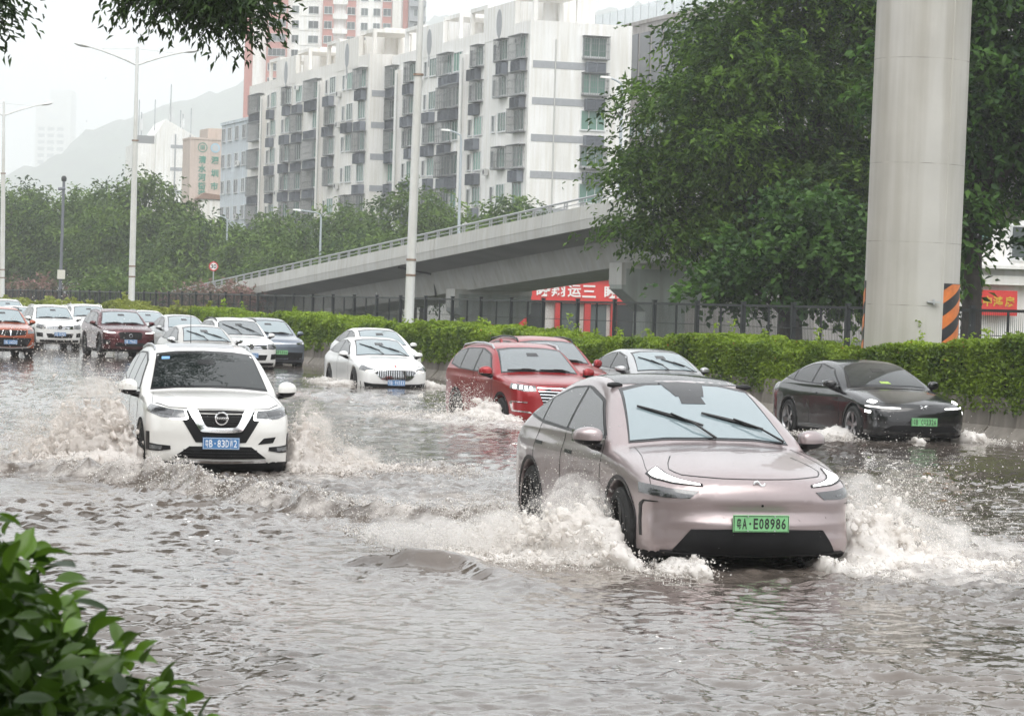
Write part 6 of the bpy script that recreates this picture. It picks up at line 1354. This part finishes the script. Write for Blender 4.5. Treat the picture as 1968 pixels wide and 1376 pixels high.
def splash(label, car, jets, m, seed, core=.024, cq=.80):
    """ballistic spray thrown by a car's wheels; each jet in the car's own frame"""
    r = np.random.default_rng(seed); Pa, Ra, Va = [], [], []
    for j in jets:
        n = int(j['n'] * 1.0); j = dict(j, r=j['r'] * .58, foot=int(j.get('foot', 1000) * .8)); x0, y0 = j['at']; sg = j['side']
        # ragged sheets: a few hundred fingers share a direction
        nf = max(24, n // 130); fi = r.integers(0, nf, n)
        fvx = r.beta(1.3, 1.6, nf) * j['vx']; fvz = (r.beta(1.5, 1.7, nf)) * j['vz']; fvy = r.normal(j.get('vy0', .3), j.get('vys', .8), nf); fy = y0 + r.normal(0, j.get('ys', .22), nf)
        jit = .10
        vx = fvx[fi] * (1 + r.normal(0, jit, n)) + r.normal(0, .12, n); vz = fvz[fi] * (1 + r.normal(0, jit, n)) + r.normal(0, .12, n); vy = fvy[fi] + r.normal(0, .18, n)
        T = 2 * np.maximum(vz, .2) / 9.8; t = T * r.random(n) ** .75
        x = x0 + sg * (vx * t + .03 * r.random(n)); y = fy[fi] + vy * t + r.normal(0, .03, n); z = .0 + vz * t - 4.9 * t * t + r.normal(0, .012, n)
        R = j['r'] * r.lognormal(0, .45, n) * (1 - .35 * np.clip(z / (j['vz'] ** 2 / 19.6), 0, 1)); k = z > -.02
        Pa.append(np.stack([x, y, z - car.root.location.z], 1)[k]); Ra.append(R[k]); Va.append(np.stack([sg * vx, vy, vz - 9.8 * t], 1)[k])
        # low foaming foot
        q = j.get('foot', n // 4); a = r.random(q) ** 1.3; x = x0 + sg * (a * j['vx'] * .42 - .05); y = y0 + r.normal(0, .3, q) * (1 + a) + j.get('vy0', .3) * a * .4; z = r.random(q) ** 2 * .14 * (1 - .6 * a) * j.get('foot_h', 1.0)
        Pa.append(np.stack([x, y, z - car.root.location.z], 1)); Ra.append(j['r'] * 1.5 * r.lognormal(0, .4, q)); Va.append(r.normal(size=(q, 3)))
    if core:
        Q = np.concatenate(Pa); Q = np.concatenate([Q + r.normal(0, core * .8, Q.shape) for _ in range(3)]); hh = core; lo_ = Q.min(0) - hh * 3; dim = np.minimum(np.ceil((Q.max(0) - lo_) / hh).astype(int) + 4, 220)
        ij = ((Q - lo_) / hh).astype(int); ok = (ij < dim).all(1); ij = ij[ok]; D = np.zeros(dim); np.add.at(D, tuple(ij.T), 1.0)
        D *= .2 + 1.6 * r.random(dim)
        for ax_ in (0, 1, 2): D = (np.roll(D, 1, ax_) + 2 * D + np.roll(D, -1, ax_)) / 4
        nz = D[D > .02]; iso = np.quantile(nz, cq); CV, CF = surface_nets(iso - D, lo_ + hh * .5, hh)
        CV = CV + r.normal(0, hh * .10, CV.shape)
    P = np.concatenate(Pa); R = np.concatenate(Ra); V = np.concatenate(Va); th = car.root.rotation_euler[2]; c_, s_ = math.cos(th), math.sin(th); M3 = np.array([[c_, -s_, 0], [s_, c_, 0], [0, 0, 1]])
    o = drops('splash', P @ M3.T + np.array(car.root.location), R, V @ M3.T, m, label, r)
    if core:
        k = mesh_obj('froth', CV @ M3.T + np.array(car.root.location), CF, m, o, smooth=True); tag(k, kind='stuff')
splash('white spray thrown out left of the pink car by its front wheel', ONVO, [dict(at=(-.98, .70), side=-1, vx=3.6, vz=3.7, vy0=.9, vys=.9, n=30000, r=.0068, foot=9000), dict(at=(-1.0, .5), side=-1, vx=1.0, vz=4.3, vy0=1.8, vys=.8, n=5000, r=.005, foot=10), dict(at=(-1.0, 2.6), side=-1, vx=4.4, vz=2.2, vy0=1.2, vys=.8, n=9000, r=.0075, ys=.6, foot=5000), dict(at=(-.55, .02), side=-1, vx=1.4, vz=1.2, vy0=-.05, vys=.2, n=2500, r=.006, foot=2500)], M_spw, 501, cq=.86, core=.021)
splash('white spray thrown out right of the pink car', ONVO, [dict(at=(.93, .55), side=1, vx=3.4, vz=4.4, vy0=.7, vys=.8, n=24000, r=.0072, foot=9000), dict(at=(.9, .3), side=1, vx=5.2, vz=1.6, vy0=.4, vys=.5, n=8000, r=.007, foot=6000), dict(at=(.6, -.02), side=1, vx=1.2, vz=.9, vy0=-.2, vys=.3, n=2500, r=.006, foot=2500)], M_spw, 502, cq=.86, core=.021)
splash('brown spray fan rising left of the white V-grille SUV', NISSAN, [dict(at=(-.95, .75), side=-1, vx=3.6, vz=5.9, vy0=.8, vys=.9, n=30000, r=.0095, foot=6000), dict(at=(-.9, .4), side=-1, vx=5.0, vz=2.6, vy0=.5, vys=.7, n=8000, r=.0085, foot=5000)], M_spb, 503, cq=.86, core=.026)
splash('brown spray rising right of the white V-grille SUV', NISSAN, [dict(at=(.92, .75), side=1, vx=2.2, vz=4.3, vy0=.7, vys=.7, n=13000, r=.0095, foot=5000), dict(at=(.9, .9), side=1, vx=5.4, vz=2.0, vy0=.9, vys=.8, n=7000, r=.009, foot=6000)], M_spb, 504, cq=.86, core=.026)
CARS = {o['label']: o for o in bpy.data.objects if o.get('category') in ('car', 'SUV')}
class _C: pass
def car_of(txt): q = _C(); q.root = [o for k_, o in CARS.items() if txt in k_][0]; return q
splash('white spray beside the red SUV with chrome-barred grille', car_of('red SUV with chrome-barred'), [dict(at=(-.95, .9), side=-1, vx=3.2, vz=3.7, vy0=.9, vys=.8, n=11000, r=.011, foot=5000), dict(at=(-.9, .2), side=-1, vx=3.0, vz=1.0, vy0=.3, vys=.5, n=2500, r=.011, foot=3000)], M_spw, 505, core=.032, cq=.86)
splash('low white wash around the black sedan', car_of('black electric sedan'), [dict(at=(-.9, 1.3), side=-1, vx=1.6, vz=1.9, vy0=.8, vys=.6, n=3500, r=.011, foot=3000), dict(at=(.9, .4), side=1, vx=1.6, vz=2.0, vy0=.2, vys=.4, n=2500, r=.011, foot=2000), dict(at=(-.2, .0), side=1, vx=1.0, vz=1.9, vy0=-.4, vys=.3, n=260, r=.010, foot=10)], M_spw, 506, core=.032, cq=.86)
splash('low white wash around the white sedan with vertical-bar grille', car_of('wide vertical-bar grille'), [dict(at=(-.9, 1.2), side=-1, vx=1.6, vz=1.9, vy0=1.0, vys=.9, n=3500, r=.013, foot=3500), dict(at=(-.9, 3.6), side=-1, vx=1.2, vz=1.6, vy0=.8, vys=.6, n=1500, r=.013, foot=1500), dict(at=(.9, .5), side=1, vx=1.6, vz=2.0, vy0=.5, vys=.6, n=2500, r=.013, foot=2500)], M_spw, 507, core=.032, cq=.86)
# fine mist hanging in the spray
def mist(label, car, lobes, dens, col, seed):
    m = bpy.data.materials.new('spray_mist'); m.use_nodes = True; n = m.node_tree; n.nodes.remove(n.nodes['Principled BSDF']); L = n.links.new
    v = n.nodes.new('ShaderNodeVolumePrincipled'); v.inputs['Color'].default_value = tuple(col) + (1,); tc = n.nodes.new('ShaderNodeTexCoord')
    no = n.nodes.new('ShaderNodeTexNoise'); no.inputs['Scale'].default_value = 5.5; no.inputs['Detail'].default_value = 5; no.inputs['Roughness'].default_value = .65; L(tc.outputs['Object'], no.inputs['Vector'])
    mr = n.nodes.new('ShaderNodeMapRange'); mr.inputs[1].default_value = .44; mr.inputs[2].default_value = .72; mr.inputs[3].default_value = 0; mr.inputs[4].default_value = dens; L(no.outputs[0], mr.inputs[0])
    L(mr.outputs[0], v.inputs['Density']); L(v.outputs[0], n.nodes['Material Output'].inputs['Volume'])
    r = np.random.default_rng(seed); bm = bmesh.new()
    for (x, y, z, a, b, c_) in lobes:
        g = bmesh.ops.create_icosphere(bm, subdivisions=3, radius=1.0)
        for q in g['verts']:
            w = 1 + .5 * float(vnoise(np.array([q.co.x * 2.2 + x * 5]), np.array([q.co.z * 2.2 + q.co.y * 3]), seed)[0]); q.co = Vector((x + q.co.x * a * w, y + q.co.y * b * w, max(.02 - car.root.location.z, z + q.co.z * c_ * w)))
    me = bpy.data.meshes.new('spray_mist'); bm.to_mesh(me); bm.free(); me.materials.append(m)
    o = bpy.data.objects.new('spray_mist', me); COL.objects.link(o); o.location = car.root.location; o.rotation_euler = car.root.rotation_euler; tag(o, label, None, None, 'stuff')
mist('pale mist in the spray left of the pink car', ONVO, [(-1.35, .9, .40, .38, .4, .34), (-1.8, 1.1, .28, .45, .4, .22), (-1.2, 1.3, .55, .25, .4, .28), (-2.4, 1.8, .22, .5, .5, .16)], 6, (.97, .95, .93), 3)
mist('pale mist in the spray right of the pink car', ONVO, [(1.3, .7, .42, .36, .4, .34), (1.75, .8, .30, .42, .4, .24), (1.2, .9, .62, .22, .35, .24), (2.3, .9, .2, .5, .4, .14)], 6, (.97, .95, .93), 5)
mist('brownish mist in the spray left of the white V-grille SUV', NISSAN, [(-1.5, .9, .62, .52, .5, .48), (-2.1, 1.1, .5, .42, .45, .38), (-1.4, 1.1, 1.05, .34, .4, .3), (-2.7, 1.2, .3, .5, .4, .18)], 5, (.93, .89, .85), 7)
mist('brownish mist in the spray right of the white V-grille SUV', NISSAN, [(1.25, .9, .5, .34, .45, .42), (1.7, 1.0, .32, .42, .45, .22), (1.2, 1.0, .85, .2, .35, .22)], 5, (.93, .89, .85), 9)
# foam spatter along the breaking wake
r = np.random.default_rng(77); PP = []
for pts in (WAKE_A, WAKE_E, WAKE_D):
    for a, b in zip(pts[:-1], pts[1:]):
        q = int(800 * math.hypot(b[0] - a[0], b[1] - a[1])); t = r.random(q); PP.append(np.stack([a[0] + (b[0] - a[0]) * t + r.normal(0, .16, q), a[1] + (b[1] - a[1]) * t + r.normal(0, .22, q), np.zeros(q)], 1))
PP = np.concatenate(PP); keep = vnoise(PP[:, 0] / .45, PP[:, 1] / .45, 88) > -.05; PP = PP[keep]
hz_, _f = water_height(PP[:, 0], PP[:, 1]); PP[:, 2] = hz_ + r.random(len(PP)) ** 3 * .09
drops('foam_spatter', PP, .0055 * r.lognormal(0, .5, len(PP)), r.normal(size=(len(PP), 3)), M_spw, 'foam and droplets tossed along the breaking wake', r)
# rain
r = np.random.default_rng(78); n_ = 5200; Y = 6 + 60 * r.random(n_) ** .8; X = (r.random(n_) - .5) * .40 * Y; Z = r.random(n_) * (2.4 + .12 * Y)
RP = np.stack([X, Y, Z], 1); RV = np.repeat(np.array([[.05, .1, -1.0]]), n_, 0)
m_rain, n0, p0 = newmat('rain_drop'); p0.inputs['Base Color'].default_value = (.8, .82, .84, 1); p0.inputs['Roughness'].default_value = .1; p0.inputs['Alpha'].default_value = .55
drops('rain', RP, np.full(n_, .0016), RV, m_rain, 'fine rain drops falling through the air', r)
# ------------------------------------------------------------------ near roadside tree whose branches hang into the top left
M_leaf_backlit = leaf_mat('backlit_feathery_leaf', (0.014, 0.034, 0.010), (0.055, 0.105, 0.022), .5, .25)  # same feathery leaf, backlit darkness put into the colour
nb = Vector((-13.0, 38.0, 0.1))
def L_(x, y, z, a, b, c_, k_=1.0): return (x - nb.x, y - nb.y, z - nb.z, a, b, c_, k_)
tree('roadside tree whose dark feathery branches hang into the top left', nb, [L_(-4.45, 35.2, 6.02, .36, .5, .16, 7), L_(-3.95, 35.0, 6.05, .34, .5, .26, 7), L_(-3.62, 35.1, 5.92, .16, .4, .26, 9), L_(-6.78, 34.6, 5.72, .2, .4, .34, 8), L_(-4.6, 36, 7.4, 1.0, 1.2, .4), L_(-6.5, 38.5, 9.0, 3.0, 3.2, 1.5), L_(-5.2, 40.5, 8.4, 1.6, 2.2, 1.0), L_(-10, 37, 9, 3, 3, 2)],
     4.8, .4, M_leaf_backlit, 601, nclump=700, nsp=9, nl=8, leaf=.125, clump_r=.2, droop=.9, aspect=.32, nbr=12)
VERGE = ((-34, 'farthest behind the camera'), (-20, 'behind the camera'), (-6, 'nearest behind the camera'), (8, 'beside the camera'), (22, 'ahead of the camera on the left'), (56, 'abreast of the white sedans'), (72, 'abreast of the champagne sedan'), (88, 'abreast of the orange-red SUV'), (104, 'abreast of the far queue'), (121, 'behind the far queue'), (140, 'at the far end of the verge'))  # unseen row, added to darken the reflections in the cars
for i, (u, lab) in enumerate(VERGE):
    tree('unseen roadside tree on the near verge ' + lab, W(u, -9.5, 0.1), [(0, 0, 7.5, 6, 5.5, 4.2), (-3, 1, 4.6, 4, 4, 2.4), (3, -1, 4.8, 4, 4, 2.4), (0, 0, 11, 4, 4, 2.4)], 4.5, .35, M_leaf_big, 650 + i, nclump=110, nsp=6, nl=6, leaf=1.0, clump_r=1.0, droop=.7, aspect=.5, nbr=4, group='unseen trees along the near verge')
# ------------------------------------------------------------------ glossy bush in the bottom left corner
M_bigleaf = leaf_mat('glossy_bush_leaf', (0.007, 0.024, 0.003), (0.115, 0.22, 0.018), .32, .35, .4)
def leaf_mesh(i):
    L, Wd = 1.0, .46; us_ = np.linspace(0, 1, 7); vs = []
    for u in us_:
        w = Wd * .5 * (math.sin(math.pi * u ** .85)) ** .8 * (1 if 0 < u < 1 else .02)
        zc = -.16 * u * u - .05 * math.sin(3 * u + i)
        for s_ in (-1, 0, 1): vs.append((s_ * w, u * L, zc + (.10 * abs(s_) * w / .23) + (.02 * s_ * math.sin(5 * u + i))))
    fs = [(a * 3 + b, a * 3 + b + 1, a * 3 + b + 4, a * 3 + b + 3) for a in range(6) for b in range(2)]
    me = bpy.data.meshes.new('leaf'); me.from_pydata(vs, [], fs); me.materials.append(M_bigleaf); me.polygons.foreach_set('use_smooth', np.ones(len(fs), bool))
    at = me.attributes.new('tone', 'FLOAT', 'FACE'); at.data.foreach_set('value', np.full(len(fs), (.08, .3, .5, .7, .9, .2)[i % 6], np.float32)); me.update(); return me
LM = [leaf_mesh(i) for i in range(6)]
bush = empty('bush', (-1.25, 5.0, 0.12)); tag(bush, 'glossy dark green bush filling the bottom left corner', 'bush')
r = random.Random(9)
def top_z(x): return float(np.interp(x, [-1.4, -.93, -.84, -.78, -.69, -.62, -.56, -.48, -.40], [1.94, 1.775, 1.675, 1.59, 1.52, 1.47, 1.41, 1.345, 1.15]))
def leaf_at(x, y, z, parent, sc, tone):
    o = shared('leaf', LM[tone], parent); d = Vector((r.uniform(-.3, 1.0), r.uniform(-1, .6), r.uniform(-.2, .9))).normalized(); q = d.to_track_quat('Y', 'Z'); o.rotation_mode = 'QUATERNION'
    o.rotation_quaternion = q @ Matrix.Rotation(r.uniform(-.9, .9), 3, 'Y').to_quaternion(); o.location = (x - parent.location.x, y - parent.location.y, z - parent.location.z); o.scale = (sc,) * 3
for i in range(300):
    y = r.uniform(4.35, 5.7); k_ = y / 5.0; t_ = r.random(); xi = -.98 + .50 * t_; dz = r.random() ** 1.9 * .42
    x = xi * k_ + r.uniform(-.02, .02); z = 2.1 - (2.1 - (top_z(xi) - .045 - dz)) * k_
    leaf_at(x, y, z, bush, r.uniform(.045, .072), r.choice((0, 1, 2, 3, 3, 4)) if dz < .12 else r.choice((0, 0, 1, 5)))  # deeper leaves take darker tones, the bush's inner shade put into colour
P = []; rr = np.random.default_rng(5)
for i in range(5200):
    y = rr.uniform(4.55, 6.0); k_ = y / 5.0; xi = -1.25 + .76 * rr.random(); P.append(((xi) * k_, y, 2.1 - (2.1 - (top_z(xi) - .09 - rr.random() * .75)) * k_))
P = np.array(P) - np.array(bush.location); tag(leaves('inner_foliage', P, .07, M_bigleaf, bush, aspect=.5, tone=np.full(len(P), .28), seed=3), kind='stuff')  # shade inside the bush carried by a darker leaf tone
mb = MB()
for i in range(14):
    x = rr.uniform(-.5, .45); y = rr.uniform(-.3, .6); mb.tube([(x * .3, y * .3, 0), (x * .7, y * .7, .7), (x, y, 1.1 + .2 * rr.random())], [.014, .010, .005], 6)
mb.build('stems', M_bark, bush)
# ------------------------------------------------------------------ rain haze filling the air
hm = bpy.data.materials.new('rain_haze'); hm.use_nodes = True; hn = hm.node_tree; hn.nodes.remove(hn.nodes['Principled BSDF'])
pv = hn.nodes.new('ShaderNodeVolumePrincipled'); pv.inputs['Color'].default_value = (.97, .985, 1.0, 1); pv.inputs['Density'].default_value = 0.0005; pv.inputs['Anisotropy'].default_value = 0.2
hn.links.new(pv.outputs[0], hn.nodes['Material Output'].inputs['Volume'])
mb = MB(); mb.box(-2600, 2600, -400, 5100, -1.8, 470); tag(mb.build('haze', hm), 'pale rain haze filling the air', None, None, 'stuff')
